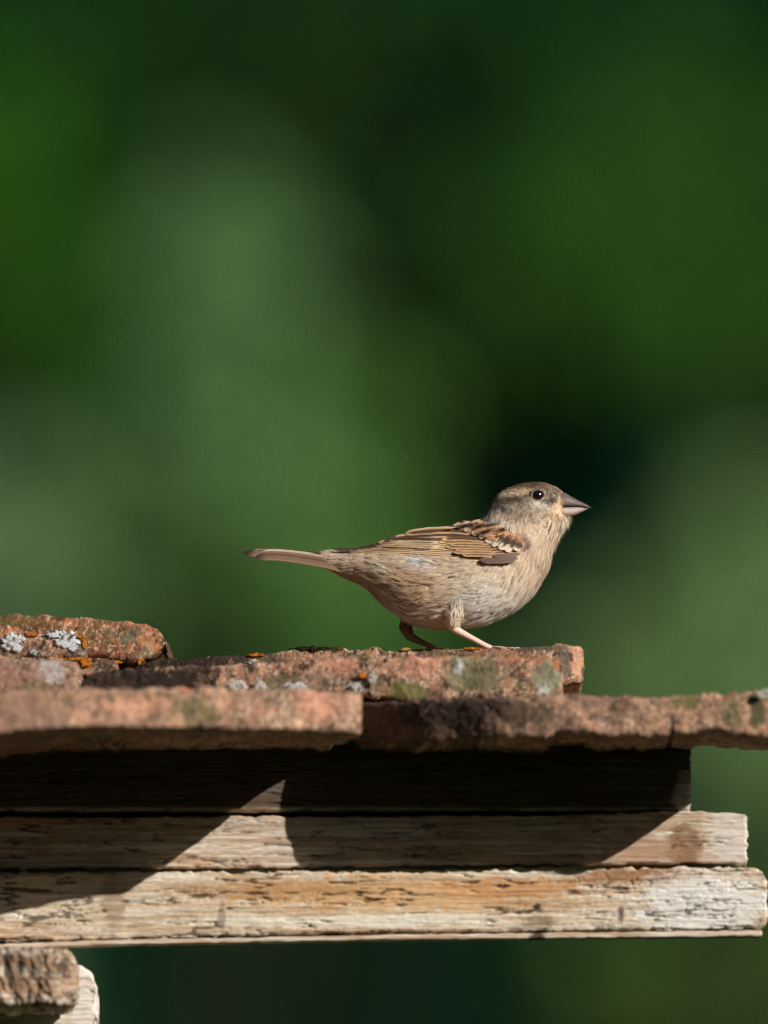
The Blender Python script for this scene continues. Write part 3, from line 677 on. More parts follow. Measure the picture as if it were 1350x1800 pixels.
def plumage(px, py, Y, rnd):
    c = np.ones(px.shape+(3,))*lin((188, 167, 142))
    G = lambda *a, **k: gb(c, px, py, *a, **k)
    # underparts
    c = G(875, 1074, 80, 30, -18, (250, 240, 226), .95)
    c = G(835, 1052, 50, 16, -18, (255, 250, 240), .95)
    c = G(790, 1012, 110, 18, 0, (206, 184, 156), .6)
    c = G(735, 1030, 60, 28, 12, (176, 142, 102), .85)
    c = G(700, 1010, 30, 20, 20, (176, 148, 112), .5)
    c = G(750, 1085, 60, 24, 8, (172, 150, 130), .6)
    c = G(700, 1065, 40, 26, 30, (156, 134, 116), .6)
    c = G(660, 1020, 40, 14, 35, (168, 138, 112), .6)
    c = G(625, 1000, 40, 14, 30, (186, 156, 130), .7)
    c = G(640, 978, 50, 12, 10, (176, 152, 122), .6)
    c = G(672, 1000, 20, 8, 20, (226, 214, 192), .6)
    c = G(738, 988, 22, 8, 18, (206, 210, 220), .7)
    c = G(718, 992, 8, 6, 30, (120, 112, 108), .6)
    c = G(945, 1010, 30, 70, 20, (172, 150, 126), .6)
    c = G(700, 1078, 30, 8, 22, (228, 222, 214), .7); c = G(760, 1098, 40, 5, 6, (230, 224, 214), .7)
    c = G(795, 1060, 60, 7, 14, (150, 122, 92), .55); c = G(850, 1020, 70, 10, -10, (214, 200, 180), .6)
    c = G(905, 1050, 8, 40, 28, (222, 210, 194), .6)
    c = G(925, 1000, 26, 30, 0, (190, 164, 132), .5)
    c = G(855, 1085, 60, 14, -15, (216, 210, 200), .5)
    # head
    c = G(930, 880, 62, 38, 12, (126, 108, 88), 1.0, hard=1.5)
    c = G(925, 852, 55, 13, -4, (110, 86, 56), 1.0, hard=1.5)
    c = G(975, 862, 18, 9, 35, (122, 100, 72), .8)
    c = G(876, 872, 16, 18, -45, (100, 88, 80), .8)
    c = G(857, 893, 14, 14, -45, (92, 82, 80), .9)  # nape shade painted in as darker grey spots
    c = G(906, 866, 28, 6, -8, (206, 178, 140), 1.0, hard=1.4)
    c = G(906, 879, 28, 6, -6, (70, 54, 44), .95, hard=1.4)
    c = G(885, 893, 24, 8, 25, (92, 76, 68), .75)
    c = G(950, 893, 34, 12, 10, (158, 142, 124), .6)
    c = G(975, 915, 24, 18, 20, (206, 184, 156), .9)
    c = G(960, 935, 28, 20, 20, (196, 172, 144), .7)
    c = G(992, 925, 12, 20, 0, (222, 208, 186), .8)
    c = G(972, 905, 14, 7, 10, (190, 146, 98), .5)
    c = G(971, 881, 9, 7, 40, (40, 36, 38), .95)
    c = G(950, 888, 16, 4.5, 14, (214, 204, 192), .9)
    c = G(978, 892, 9, 7, 0, (188, 148, 88), .6)
    c = G(945.5, 871, 15, 13, 0, (150, 132, 108), .7)
    # collar and shoulders
    c = G(866, 913, 24, 4.5, 22, (240, 224, 202), 1.0)
    c = G(893, 926, 22, 4.5, 30, (216, 196, 170), .85)
    m = np.clip(1.6*np.clip(1-((px-862)/76)**2-((py-938)/32)**2, 0, 1), 0, 1)*sstep(0, 5, (py-908)-np.interp(px, [840, 850, 885, 905, 930], [0, 2, 14, 26, 40]))
    mantle = lin((178, 130, 80)); c = mixc(c, mantle, m*.95)
    for (x, y, rx, ry, a) in ((868, 920, 15, 4.6, -22), (845, 926, 16, 4.6, -20), (884, 931, 12, 4.6, -20), (820, 925, 22, 4.6, -14), (858, 934, 14, 4, -20),
                              (858, 948, 13, 5, 28), (873, 955, 9, 5, 40), (889, 958, 6, 7, 0), (845, 940, 10, 3, 20)):
        c = G(x, y, rx, ry, a, (36, 27, 24), 1.0, hard=2.0)
    c = G(918, 948, 10, 18, -20, (140, 92, 62), .7)
    c = G(927, 951, 4, 14, -25, (48, 34, 28), .85)
    # legs
    leg = sstep(1093, 1101, py)*((px > 785) & (px < 930) & (Y < 0)) ; lg = np.clip(leg, 0, 1)
    near = (px < 815) & (px > 775) & (py > 1070) & (Y < -20)
    c = mixc(c, lin((244, 218, 186)), .95*near*sstep(1072, 1082, py))
    far = ((Y > 8) & (py > 1094) & (px < 830)).astype(float)
    c = mixc(c, lin((128, 88, 66)), far)  # far leg darkened: the body's shade is put into its colour
    tars = sstep(1103, 1108, py)*((px > 780)).astype(float)*(Y < 8)
    c = mixc(c, lin((196, 162, 142)), tars)
    c = c*(1-.28*np.clip(tars+far, 0, 1)*(np.sin(px*1.15+np.sin(py)) > .55))[..., None]
    # fine mottling of the head, soft streaks on the body
    hd = sstep(845, 880, px)*(1-sstep(905, 935, py))
    mot = fbm(px/5.5, py/3.4, Y/5, 3, 91, .75)-.5
    stk = fbm((px+py*.4)/16, (py-px*.12)/3.6, Y/9, 3, 93, .6)-.5
    c = c*np.clip(1 + hd*2.0*mot + (1-hd)*.45*stk, .3, 1.8)[..., None]
    g = c.mean(-1, keepdims=True); c = g + (c-g)*0.8
    c = c*1.78*(1 + rnd[..., None]); m = c.max(-1, keepdims=True)
    return c*np.minimum(1, .87/np.maximum(m, 1e-4))

ncol = plumage(co[:, 0], -co[:, 2], co[:, 1], 0.25*(fbm(co[:, 0]/6, co[:, 1]/6, co[:, 2]/6, 3, 3)-0.5))
def to_world(P):
    P = np.asarray(P); return W(P[..., 0], -P[..., 2], P[..., 1])
bm_.vertices.foreach_set("co", to_world(co).astype(np.float32).ravel()); bm_.update()
set_col(bm_, ncol*0.9)
bm_.polygons.foreach_set("use_smooth", np.full(len(bm_.polygons), True))
bm_.name = "body"; bm_.materials.clear()

bird = empty("sparrow", label="small brown sparrow with buff underparts standing on the roof tile, facing right", category="bird")
body = obj("body", bm_, M_SKIN, bird)

# ---- barbs of the body plumage, gathered in small feather tufts
def barbs(tt, th, length, lift, nb, fan, widths, lump_seed, inset=1.0, droop=0.0):
    e = 1e-2
    P = body_pt(tt, th, inset); Pt = body_pt(np.clip(tt+e, 0, NS-1), th, inset) - body_pt(np.clip(tt-e, 0, NS-1), th, inset)
    Ph = body_pt(tt, th+e, inset)-body_pt(tt, th-e, inset)
    N = np.cross(Pt, Ph); N /= np.linalg.norm(N, axis=1)[:, None]+1e-9
    cen = body_pt(tt, th*0, inset)*0.5+body_pt(tt, th*0+math.pi, inset)*0.5
    flip = ((P-cen)*N).sum(1) < 0; N[flip] *= -1
    T = -Pt/(np.linalg.norm(Pt, axis=1)[:, None]+1e-9)
    return barb_core(P, N, T, length, lift, nb, fan, widths, lump_seed, droop)

def barb_core(P, N, T, length, lift, nb, fan, widths, lump_seed, droop=0.0):
    n = len(P)
    side = np.cross(N, T)
    ang0 = 0.55*(fbm(P[:, 0]/36, P[:, 1]/36, P[:, 2]/36, 2, lump_seed)-0.5)*2 + 0.08*RNG.normal(size=n)
    seg = 3
    A = RNG.normal(size=(n, nb))*fan + ang0[:, None]
    Ls = length[:, None]*(0.75+0.35*RNG.random((n, nb)))*(1-0.5*np.clip(np.abs(A-ang0[:, None])/(2*fan+1e-6), 0, 1))
    Dr = T[:, None]*np.cos(A)[..., None] + side[:, None]*np.sin(A)[..., None]
    root = P[:, None] + RNG.normal(size=(n, nb, 3))*0.9
    lf = lift[:, None]*(0.6+0.8*RNG.random((n, nb)))*(0.6+0.8*RNG.random(n))[:, None]
    ctr = []
    for s in range(seg+1):
        u = s/seg
        q = root + Dr*(Ls*u)[..., None] + N[:, None]*(lf*math.sin(u*1.9)/1.0)[..., None]
        q[..., 2] -= droop*Ls*u*u
        ctr.append(q)
    Wd = np.cross(Dr, N[:, None]); Wd /= np.linalg.norm(Wd, axis=2)[..., None]+1e-9
    Wd = Wd + 0.13*RNG.normal(size=Wd.shape)
    w = widths*(0.7+0.6*RNG.random((n, nb)))
    V = []
    for s in range(seg):
        k = (1.0, 0.85, 0.55)[s]
        V += [ctr[s]-Wd*(w*k)[..., None]*0.5, ctr[s]+Wd*(w*k)[..., None]*0.5]
    V.append(ctr[seg])
    V = np.stack(V, 2).reshape(-1, 7, 3)
    m = len(V); b = np.arange(m)[:, None]*7
    Q = np.concatenate([b+np.array([0, 1, 3, 2]), b+np.array([2, 3, 5, 4])]); Tt = b+np.array([4, 5, 6])
    mid = (ctr[1]).reshape(-1, 3)
    tuft = np.repeat(0.24*(RNG.random(n)-0.5), nb)
    rnd = tuft + 0.26*(RNG.random(m)-0.5) + 0.25*(fbm(mid[:, 0]/7, mid[:, 1]/7, mid[:, 2]/7, 3, 8)-0.5)
    # one pigment per small feather: sampled at its root so the pattern breaks up feather by feather
    rp = np.repeat(P, nb, 0)*0.55 + mid*0.45
    c = plumage(rp[:, 0], -rp[:, 2], rp[:, 1], rnd)
    cc = np.repeat(c[:, None], 7, 1)
    cc[:, 0:2] *= 0.93; cc[:, 6] = np.minimum(cc[:, 6]*1.15, 0.88)
    return to_world(V.reshape(-1, 3)), Q, Tt, cc.reshape(-1, 3)

def sample_body(n):
    """points spread evenly over the body's skin"""
    t = RNG.random(n*5)*(NS-1); h = RNG.random(n*5)*2*math.pi; e = 1e-2
    a = body_pt(np.clip(t+e, 0, NS-1), h)-body_pt(np.clip(t-e, 0, NS-1), h); b = body_pt(t, h+e)-body_pt(t, h-e)
    ar = np.linalg.norm(np.cross(a, b), axis=1); nearw = np.where((h > math.pi*1.12) & (h < math.pi*1.88), 0.35, 1.0)
    p = ar*nearw; p /= p.sum(); k = RNG.choice(len(t), n, replace=False, p=p)
    return t[k], h[k]
def in_poly(x, y, poly):
    ins = np.zeros(x.shape, bool); n = len(poly)
    for q in range(n):
        x1, y1 = poly[q]; x2, y2 = poly[(q+1) % n]
        cnd = ((y1 > y) != (y2 > y)) & (x < (x2-x1)*(y-y1)/(y2-y1+1e-9)+x1); ins ^= cnd
    return ins
WINGP = [(560, 966), (640, 955), (700, 940), (760, 929), (822, 934), (850, 948), (880, 962), (905, 966), (907, 985), (895, 990), (845, 984), (760, 980), (690, 975), (640, 971), (600, 968)]
tt, th = sample_body(6500)
P0 = body_pt(tt, th); bx, by = P0[:, 0], -P0[:, 2]
GAPE = [(960, 892), (976, 884), (989, 867), (1004, 862), (1004, 914), (986, 908), (974, 900)]
keep = ~in_poly(bx, by, WINGP) & ~in_poly(bx, by, GAPE) & (((bx-948.0)**2+(by-870.5)**2 > 14.0**2) | (P0[:, 1] > 0)) & (bx > 575)
tt, th, bx, by = tt[keep], th[keep], bx[keep], by[keep]
head = 1-sstep(10.5, 13, tt)          # 1 body, 0 head
ln = 7 + 15*head + 4*np.exp(-((bx-830)/90)**2-((by-1060)/50)**2)
ln = np.where((tt < 3), 20, ln)
lf = 0.8+0.9*head
# loose feathers of the throat and breast front
bx_front = np.exp(-((th-math.pi)/0.9)**2)*sstep(9.5, 11.5, tt)*(1-sstep(15, 17, tt))
ln = ln + 8*bx_front; lf = lf + 2.2*bx_front
eyeR = np.hypot(bx-945.5, by-870.5); ln = np.where(eyeR < 22, np.minimum(ln, 4.5), ln); lf = np.where(eyeR < 22, .7, lf)
bkR = np.hypot(bx-985, by-885); ln = np.where(bkR < 20, np.minimum(ln, 5), ln); lf = np.where(bkR < 20, .6, lf)
wd = np.where(tt > 11.5, 0.8, 0.95)[:, None]
V1, Q1, T1, K1 = barbs(tt, th, ln, lf, 26, 0.15, wd, 4)
me = make_mesh("plumage", V1, Q1, T1, col=K1)
obj("plumage", me, M_PLUME, body, kind="stuff")
# dense short feathering of the head
tt, th = sample_body(26000); P0 = body_pt(tt, th); bx, by = P0[:, 0], -P0[:, 2]
keep = (tt > 10.2) & ~in_poly(bx+RNG.normal(size=bx.shape)*2.2, by+RNG.normal(size=bx.shape)*2.2, GAPE) & (((bx-947.5)**2+(by-870.5)**2 > 13.0**2) | (P0[:, 1] > 0))
tt, th, bx, by = tt[keep], th[keep], bx[keep], by[keep]
nr_ = np.minimum(np.hypot(bx-946, by-870.5), np.hypot(bx-985, by-885))
V1, Q1, T1, K1 = barbs(tt, th, np.interp(nr_, [14, 30, 60], [4, 7, 10]), np.interp(nr_, [14, 30, 60], [.6, 1.0, 1.6]), 9, 0.16, 0.75, 4)
obj("head_feathers", make_mesh("head_feathers", V1, Q1, T1, col=K1), M_PLUME, body, kind="stuff")
# ragged tufts at the throat that stand off the outline
n = 130
tt = RNG.uniform(10.2, 14.8, n); th = math.pi + RNG.normal(size=n)*0.33
V1, Q1, T1, K1 = barbs(tt, th, RNG.uniform(12, 21, n), RNG.uniform(3, 8, n)*np.interp(tt, [10, 12, 15], [.35, .8, 1.0]), 20, 0.07, 0.75, 6, droop=0.3)
K1 = K1*1.1
obj("throat_feathers", make_mesh("throat_feathers", V1, Q1, T1, col=K1), M_PLUME, body, kind="stuff")

# loose larger feathers that break up flank, vent and belly
n = 420
tt = RNG.uniform(2.8, 9.5, n); th = np.where(RNG.random(n) < .8, RNG.uniform(1.2, 2.9, n), RNG.uniform(3.2, 5.0, n))
P0 = body_pt(tt, th); keep = ~in_poly(P0[:, 0], -P0[:, 2], WINGP) & ~in_poly(P0[:, 0]-14, -P0[:, 2], WINGP); tt, th = tt[keep], th[keep]; n = len(tt)
V1, Q1, T1, K1 = barbs(tt, th, RNG.uniform(20, 32, n), RNG.uniform(1.5, 3.4, n), 34, 0.13, 0.8, 4, inset=0.0)
obj("loose_feathers", make_mesh("loose_feathers", V1, Q1, T1, col=K1), M_PLUME, body, kind="stuff")
# feathered thigh of the near leg, and of the far one
for sg, pts, rd in ((1, [(806, 1040, -52), (798, 1072, -52), (793, 1090, -48), (798, 1104, -43)], [27, 21, 14.5, 9.0]), (-1, [(735, 1060, 34), (716, 1088, 34), (712, 1100, 33), (718, 1112, 31)], [14, 11, 9.5, 8.2])):
    n = 420; u = RNG.uniform(0.1, 2.75, n); a_ = RNG.uniform(0, 2*math.pi, n)
    pp = np.array(pts, float); c_ = np.stack([np.interp(u, range(4), pp[:, 0]), np.interp(u, range(4), pp[:, 2]), -np.interp(u, range(4), pp[:, 1])], -1)
    r_ = np.interp(u, range(4), rd)-0.5
    N = np.stack([np.cos(a_), np.sin(a_), 0*a_], -1); T = np.tile(np.array([[-0.05, 0.05, -1.0]]), (n, 1)); T[u > 2] = (0.35, 0.05, -0.93)
    T /= np.linalg.norm(T, axis=1)[:, None]
    V1, Q1, T1, K1 = barb_core(c_+N*r_[:, None], N, T, np.interp(u, [0, 2, 2.8], [13, 9, 4]), np.full(n, .5), 14, 0.1, 0.8, 7)
    obj("thigh_feathers", make_mesh("thigh_feathers", V1, Q1, T1, col=K1), M_PLUME, body, kind="stuff")

# ---- vaned feathers
BUFF = (208, 170, 130); DKB = (86, 66, 54); MID = (150, 116, 88); WHT = (238, 218, 188)
def feather(name, parent, path, hw, kind, lift, camber=1.0, tilt=0.8, nl=44, na=13, yfn=None, mirror=False, shape=None, seed=0):
    path = np.array(path, float); n = len(path); t = np.linspace(0, 1, nl)
    # smooth interpolation through the control points
    s = np.linspace(0, 1, n); cx = np.polyfit(s, path[:, 0], min(n-1, 3)); cy = np.polyfit(s, path[:, 1], min(n-1, 3))
    x = np.polyval(cx, t); y = np.polyval(cy, t)
    dx = np.gradient(x); dy = np.gradient(y); L = np.hypot(dx, dy); nx = dy/L; ny = -dx/L       # nx,ny: to the feather's left
    if ny.mean() > 0: nx, ny = -nx, -ny                                                       # make +u point up
    w = hw*(np.clip(t*6, 0.35, 1))*np.sqrt(np.clip(1-np.clip((t-0.72)/0.28, 0, 1)**2.2, 0, 1)) if shape is None else hw*shape(t)
    w = w*(0.86+0.28*fbm(t*9, 0*t+seed, 0*t, 2, seed+5))
    u = np.linspace(-1, 1, na)
    fray = 1+0.16*(vn(t[:, None]*70, 3*np.sign(u)[None], seed+0*t[:, None])-.5)*(np.abs(u)[None] > .8)
    X = x[:, None]+nx[:, None]*w[:, None]*u[None]*fray; Yp = y[:, None]+ny[:, None]*w[:, None]*u[None]*fray
    dep = np.empty_like(X)
    for a in range(nl):
        for b in range(na):
            dep[a, b] = (surf(X[a, b], Yp[a, b]) if yfn is None else yfn(X[a, b], Yp[a, b], t[a], u[b]))
    if yfn is None: dep = dep - lift - camber*(1-u[None]**2) + tilt*u[None]
    U = u[None]+0*X; T = t[:, None]+0*X
    st = fbm(T*4+seed, U*5, 0*U+seed, 4, seed+60, .65)-0.5
    fine = 0.5*(fbm(T*34, U*7+T*9, 0*U+seed, 2, seed)-0.5)
    c = np.ones(X.shape+(3,))*lin(DKB)
    if kind == 'primary':
        c = mixc(c, lin((98, 74, 58)), sstep(-.1, .6, st*2)); c = mixc(c, lin((226, 192, 150)), sstep(.42, .62, -U+.5*st)*(1-.5*sstep(.75, 1, T)))
    elif kind == 'tertial':
        c = np.ones(X.shape+(3,))*lin((92, 68, 52)); c = mixc(c, lin((196, 156, 112)), np.clip(sstep(0.35, 0.65, np.abs(U+0.1)+.3*st)+sstep(.9, 1, T), 0, 1))
        c = mixc(c, lin(WHT), 0.8*sstep(0.78, .95, np.abs(U)))
    elif kind == 'greater':
        c = np.ones(X.shape+(3,))*lin((112, 82, 60)); c = mixc(c, lin((212, 170, 126)), np.clip(sstep(0.3, 0.6, -U+.5*st)+sstep(.88, .97, T), 0, 1))
    elif kind == 'median':
        c = np.ones(X.shape+(3,))*lin((70, 54, 46)); c = mixc(c, lin((226, 206, 176)), sstep(.5, .74, T+.1*np.abs(U)+.9*st)); c = mixc(c, lin((150, 104, 66)), .9*(1-sstep(.08, .25, T+.3*st)))
    elif kind == 'alula':
        c = np.ones(X.shape+(3,))*lin((112, 92, 78)); c = mixc(c, lin((142, 118, 98)), sstep(-.1, .35, st)); c = mixc(c, lin((206, 178, 146)), .8*sstep(.8, 1, np.abs(U)+.2*st))
    elif kind == 'tail':
        c = np.ones(X.shape+(3,))*lin((128, 98, 80)); c = mixc(c, lin((214, 186, 152)), sstep(0.72, .95, np.abs(U)))
        c = mixc(c, lin((60, 46, 40)), 0.8*sstep(.9, 1, T))
    elif kind == 'dark':
        c = np.ones(X.shape+(3,))*lin((78, 60, 50))
    c = mixc(c, lin((40, 31, 27)), {'primary': .6, 'median': 0, 'tail': .6}.get(kind, .3)*(1-sstep(0.03, 0.1, np.abs(U))))     # shaft
    c = c*(1+fine)[..., None]
    sg = -1 if mirror else 1
    top = np.stack([X, sg*dep, -Yp], -1); bot_ = np.stack([X, sg*(dep+0.8), -Yp], -1)
    V = np.concatenate([to_world(top).reshape(-1, 3), to_world(bot_).reshape(-1, 3)])
    i, j = np.meshgrid(np.arange(nl-1), np.arange(na-1), indexing='ij'); a = i*na+j
    q = np.stack([a, a+na, a+na+1, a+1], -1).reshape(-1, 4); m = nl*na
    q = np.concatenate([q, (q+m)[:, ::-1]])
    return obj(name, make_mesh(name, V, q, col=np.concatenate([c.reshape(-1, 3)]*2)), M_FEATHER, parent)

def wing(mirror):
    mir = dict(mirror=mirror)
    # the arm of the wing under the coverts
    xs = np.linspace(800, 926, 40); V = []; cc = []
    k = 14
    for x in xs:
        t0 = np.interp(x, [800, 850, 905, 926], [926, 922, 936, 950]); t1 = np.interp(x, [800, 850, 905, 926], [978, 986, 986, 958])
        for v in np.linspace(0, 1, k):
            y = t0+(t1-t0)*v; d = surf(x, y) - 3.2*math.sin(math.pi*v)**0.7*np.clip((926-x)/20, 0, 1)*np.clip((x-800)/20, 0, 1)
            V.append((x, (-1 if mirror else 1)*d, -y)); cc.append(lin((150, 112, 80)))
    i, j = np.meshgrid(np.arange(39), np.arange(k-1), indexing='ij'); a = i*k+j
    q = np.stack([a, a+k, a+k+1, a+1], -1).reshape(-1, 4)
    w = obj("wing", make_mesh("wing", to_world(np.array(V)), q, col=np.array(cc)), M_FEATHER, bird)
    F = lambda nm, path, hw, kind, lift, **kw: feather(nm, w, path, hw, kind, lift, **mir, **kw)
    # primaries, lowest of the stack first
    F("flight_feather", [(860, 980), (800, 977), (700, 971), (584, 965)], 4.4, 'dark', 1.4, seed=90, tilt=0.8, camber=.8)
    for q_ in range(6):
        yb = 981.5-3.4*q_
        F("flight_feather", [(868, yb), (800, 979.5-3.6*q_), (700, 973.5-3.3*q_), (598+13*q_, 966.0-0.9*q_)], 5.2, 'primary', 2.0+0.8*q_, seed=q_, tilt=0.8, camber=.8)
    # secondaries
    for q_ in range(4):
        F("flight_feather", [(860, 966-4*q_), (790, 961.5-4.2*q_), (720, 957-3.4*q_), (656+9*q_, 958-3.0*q_)], 5.6, 'primary', 7.0+0.5*q_, seed=20+q_, tilt=1.0)
    # tertials, the inmost on top
    for q_, (p, h_) in enumerate((([(850, 952), (790, 947), (730, 948), (664, 954)], 5.6), ([(850, 945), (795, 940), (740, 941), (684, 947)], 5.4), ([(845, 938), (800, 932), (755, 933), (712, 938)], 6.0))):
        F("tertial_feather", p, h_, 'tertial', 7.6+0.35*q_, seed=30+q_)
    # greater coverts
    for q_ in range(7):
        f = q_/6
        tx = (812, 796, 800, 782, 790, 770, 776)[q_]
        F("covert_feather", [(893-34*f, 976-24*f), (850-28*f, 974-27*f), (tx, 975-27*f)], 4.6, 'greater', 9.0+0.22*q_, seed=40+q_, nl=28, tilt=1.0, camber=1.0)
    # primary coverts and alula
    F("covert_feather", [(910, 981), (880, 984.5), (843, 984)], 5.8, 'alula', 10.6, seed=50, nl=22)
    F("covert_feather", [(914, 973), (895, 976), (866, 977)], 3.8, 'alula', 11.2, seed=51, nl=18)
    # median coverts with pale tips: the wing bar
    for q_, (bx_, by_, tx, ty, h_) in enumerate(((914, 950, 903, 966, 9.0), (910, 946, 888, 969, 7.0), (899, 941, 876, 964.5, 8.6), (886, 938, 864, 959, 7.4), (876, 934, 852, 951, 8.0),
                                                     (862, 929, 842, 945.5, 6.4), (848, 925, 829, 938, 6.2), (836, 922, 815, 931.5, 4.8))):
        F("covert_feather", [(bx_, by_), ((bx_+tx)/2, (by_+ty)/2+1.0), (tx, ty)], h_, 'median', 11.4+0.12*q_, seed=60+q_, nl=20, na=11, shape=lambda t: np.clip(t*5, .4, 1)*np.sqrt(np.clip(1-np.clip((t-.66)/.34, 0, 1)**2, 0, 1)))
    return w
w_near = wing(False); w_far = wing(True)
# outer covert pale edge feathers and brown shoulder tufts over the arm
def shoulder(w, sign):
    n = 900
    x = RNG.uniform(806, 930, n); y = RNG.uniform(908, 962, n)
    bar = np.interp(x, [800, 826, 845, 862, 880, 900, 930], [922, 929, 937, 946, 952, 955, 962])+4*(vn(x/7, 0*x, 0*x, 3)-.5)
    ins = (y < bar-1) & (y > np.interp(x, [800, 843, 852, 880, 905, 930], [921, 911, 912, 922, 936, 950])+2)
    x, y = x[ins], y[ins]; n = len(x); nb = 12
    y3 = np.array([surf(a, b) for a, b in zip(x, y)])
    base = np.stack([x, y3-11.0*np.clip((y-908)/26, .15, 1)*np.clip((932-x)/22, 0.1, 1), -y], -1)
    ang = np.radians(np.interp(x, [806, 870, 930], [172, 160, 128]))[:, None] + RNG.normal(size=(n, nb))*0.16
    L = RNG.uniform(9, 15, (n, nb)); V = []
    dirx = np.cos(ang); dirz = -np.sin(ang)
    for s in range(4):
        u = s/3; px = base[:, None, 0]+RNG.normal(size=(n, nb))*(0.6 if s == 0 else 0)+dirx*L*u; pz = base[:, None, 2]+dirz*L*u
        if s == 0: rx, rz = px-base[:, None, 0], 0
        else: px = px+rx
        V.append(np.stack([px, base[:, None, 1]-2.4*math.sin(u*1.9)+0*px, pz], -1))
    out = []
    perp = np.stack([-dirz, 0*dirx, dirx], -1)
    for s in range(3):
        k = (1.2, 1.05, .7)[s]*0.5
        out += [V[s]-perp*k, V[s]+perp*k]
    out.append(V[3]); VV = np.stack(out, 2).reshape(-1, 7, 3)
    m = len(VV); b = np.arange(m)[:, None]*7
    Q = np.concatenate([b+np.array([0, 1, 3, 2]), b+np.array([2, 3, 5, 4])]); Tt = b+np.array([4, 5, 6])
    mid = V[1].reshape(-1, 3)
    rnd = 0.4*(RNG.random(m)-0.5)+.5*(fbm(mid[:, 0]/6, mid[:, 1]/6, mid[:, 2]/5, 3, 5)-.5)
    c = plumage(mid[:, 0], -mid[:, 2], mid[:, 1], rnd)
    VV = VV.copy(); VV[..., 1] *= sign
    obj("shoulder_feathers", make_mesh("shoulder_feathers", to_world(VV.reshape(-1, 3)), Q, Tt, col=np.repeat(c[:, None], 7, 1).reshape(-1, 3)), M_PLUME, w, kind="stuff")
shoulder(w_near, 1); shoulder(w_far, -1)

# ---- tail: a stack of long feathers, roofed to both sides
tail = empty("tail"); tail.parent = bird
for q_ in range(12):
    s = (q_-5.5)/5.5                               # -1 near outermost .. 1 far outermost
    roll = math.radians(62)*abs(s)**0.8*np.sign(s)
    hw = 10.0
    def mk(s=s, roll=roll, q_=q_, hw=hw):
        nl, na = 34, 9; t = np.linspace(0, 1, nl); u = np.linspace(-1, 1, na)
        x = 634 + (427+ (22 if abs(s) > .8 else 8*abs(s)) - 634)*t
        yb = np.interp(t, [0, .12, .25, .38, .5, .65, .8, .9, 1], [991, 985, 980, 976, 973.2, 970.6, 969.2, 970.4, 975]) + 18*abs(s)**1.2*(1-t*.5) - 4.5
        Yc = s*(17+5*t)
        w = hw*(1.25-.32*t)*np.sqrt(np.clip(1-np.clip((t-.86)/.14, 0, 1)**2, 0, 1))
        X = x[:, None]+0*u; dY = np.cos(roll)*u[None]*w[:, None]; dZ = -np.sin(abs(roll))*u[None]*w[:, None]*(1 if s > 0 else -1)
        Yp = yb[:, None]-dZ*(1) ; Dp = Yc[:, None]+dY + 0.0
        Yp = Yp - 1.2*(1-u[None]**2)
        U = u[None]+0*X; T = t[:, None]+0*X
        out = np.where(s < 0, -U, U)
        c = np.ones(X.shape+(3,))*lin((120, 94, 72) if abs(s) > .8 else ((70, 52, 44) if int(q_) % 2 else (150, 122, 98))); c = mixc(c, lin((236, 214, 186)), .95*sstep(.7, .9, -out))
        c = mixc(c, lin((160, 130, 104)), .6*sstep(.7, .95, out))
        c = mixc(c, lin((54, 42, 38)), .85*sstep(.88, 1, T)); c = mixc(c, lin((48, 36, 32)), .7*(1-sstep(.03, .12, np.abs(U))))
        c = c*(1+.3*(fbm(T*30, U*5, 0*U+q_, 2, q_)-.5))[..., None]
        A = np.stack([X, Dp, -Yp], -1); B = np.stack([X, Dp, -Yp-.7], -1)
        V = np.concatenate([to_world(A).reshape(-1, 3), to_world(B).reshape(-1, 3)])
        i, j = np.meshgrid(np.arange(nl-1), np.arange(na-1), indexing='ij'); a = i*na+j
        q = np.stack([a, a+na, a+na+1, a+1], -1).reshape(-1, 4); m = nl*na
        obj("tail_feather", make_mesh("tail_feather", V, np.concatenate([q, (q+m)[:, ::-1]]), col=np.concatenate([c.reshape(-1, 3)]*2)), M_FEATHER, tail)
    mk()

# ---- beak
def beak(name, xs, top, bot, wid, colfn, flat):
    k = 28; th = np.arange(k)/k*2*math.pi
    xs = np.asarray(xs, float); tp = top(xs); bt = bot(xs); wd = wid(xs)
    c = (tp+bt)/2; h = (bt-tp)/2
    ct, st = np.cos(th), np.sin(th)
    zz = np.where((ct > 0) == (flat == 'down'), ct, np.sign(ct)*np.abs(ct)**0.55)
    X = np.repeat(xs[:, None], k, 1); Yp = c[:, None]-h[:, None]*zz[None]; Dp = -wd[:, None]*np.sign(st)[None]*np.abs(st)[None]**.85
    V = to_world(np.stack([X, Dp, -Yp], -1)).reshape(-1, 3); n = len(xs)
    i, j = np.meshgrid(np.arange(n-1), np.arange(k), indexing='ij')
    q = np.stack([i*k+j, i*k+(j+1) % k, (i+1)*k+(j+1) % k, (i+1)*k+j], -1).reshape(-1, 4)
    t1 = np.array([[(n-1)*k, (n-1)*k+j, (n-1)*k+j+1] for j in range(1, k-1)])
    return obj(name, make_mesh(name, V, q, t1, col=colfn(X, Yp).reshape(-1, 3)), M_BEAK, bird)
def upc(X, Y):
    c = np.ones(X.shape+(3,))*lin((120, 104, 102)); c = mixc(c, lin((74, 66, 68)), sstep(1000, 1030, X)*.8)
    c = mixc(c, lin((96, 74, 66)), (1-sstep(872, 882, Y-(X-985)*.35))*.5)
    c = mixc(c, lin((214, 160, 66)), (1-sstep(978, 994, X))*sstep(874, 882, Y))
    c = mixc(c, lin((40, 30, 28)), .85*np.exp(-((X-992)/3.2)**2-((Y-876)/1.8)**2)); return mixc(c, lin((60, 44, 40)), .6*sstep(887.5, 890.5, Y)*sstep(984, 992, X))
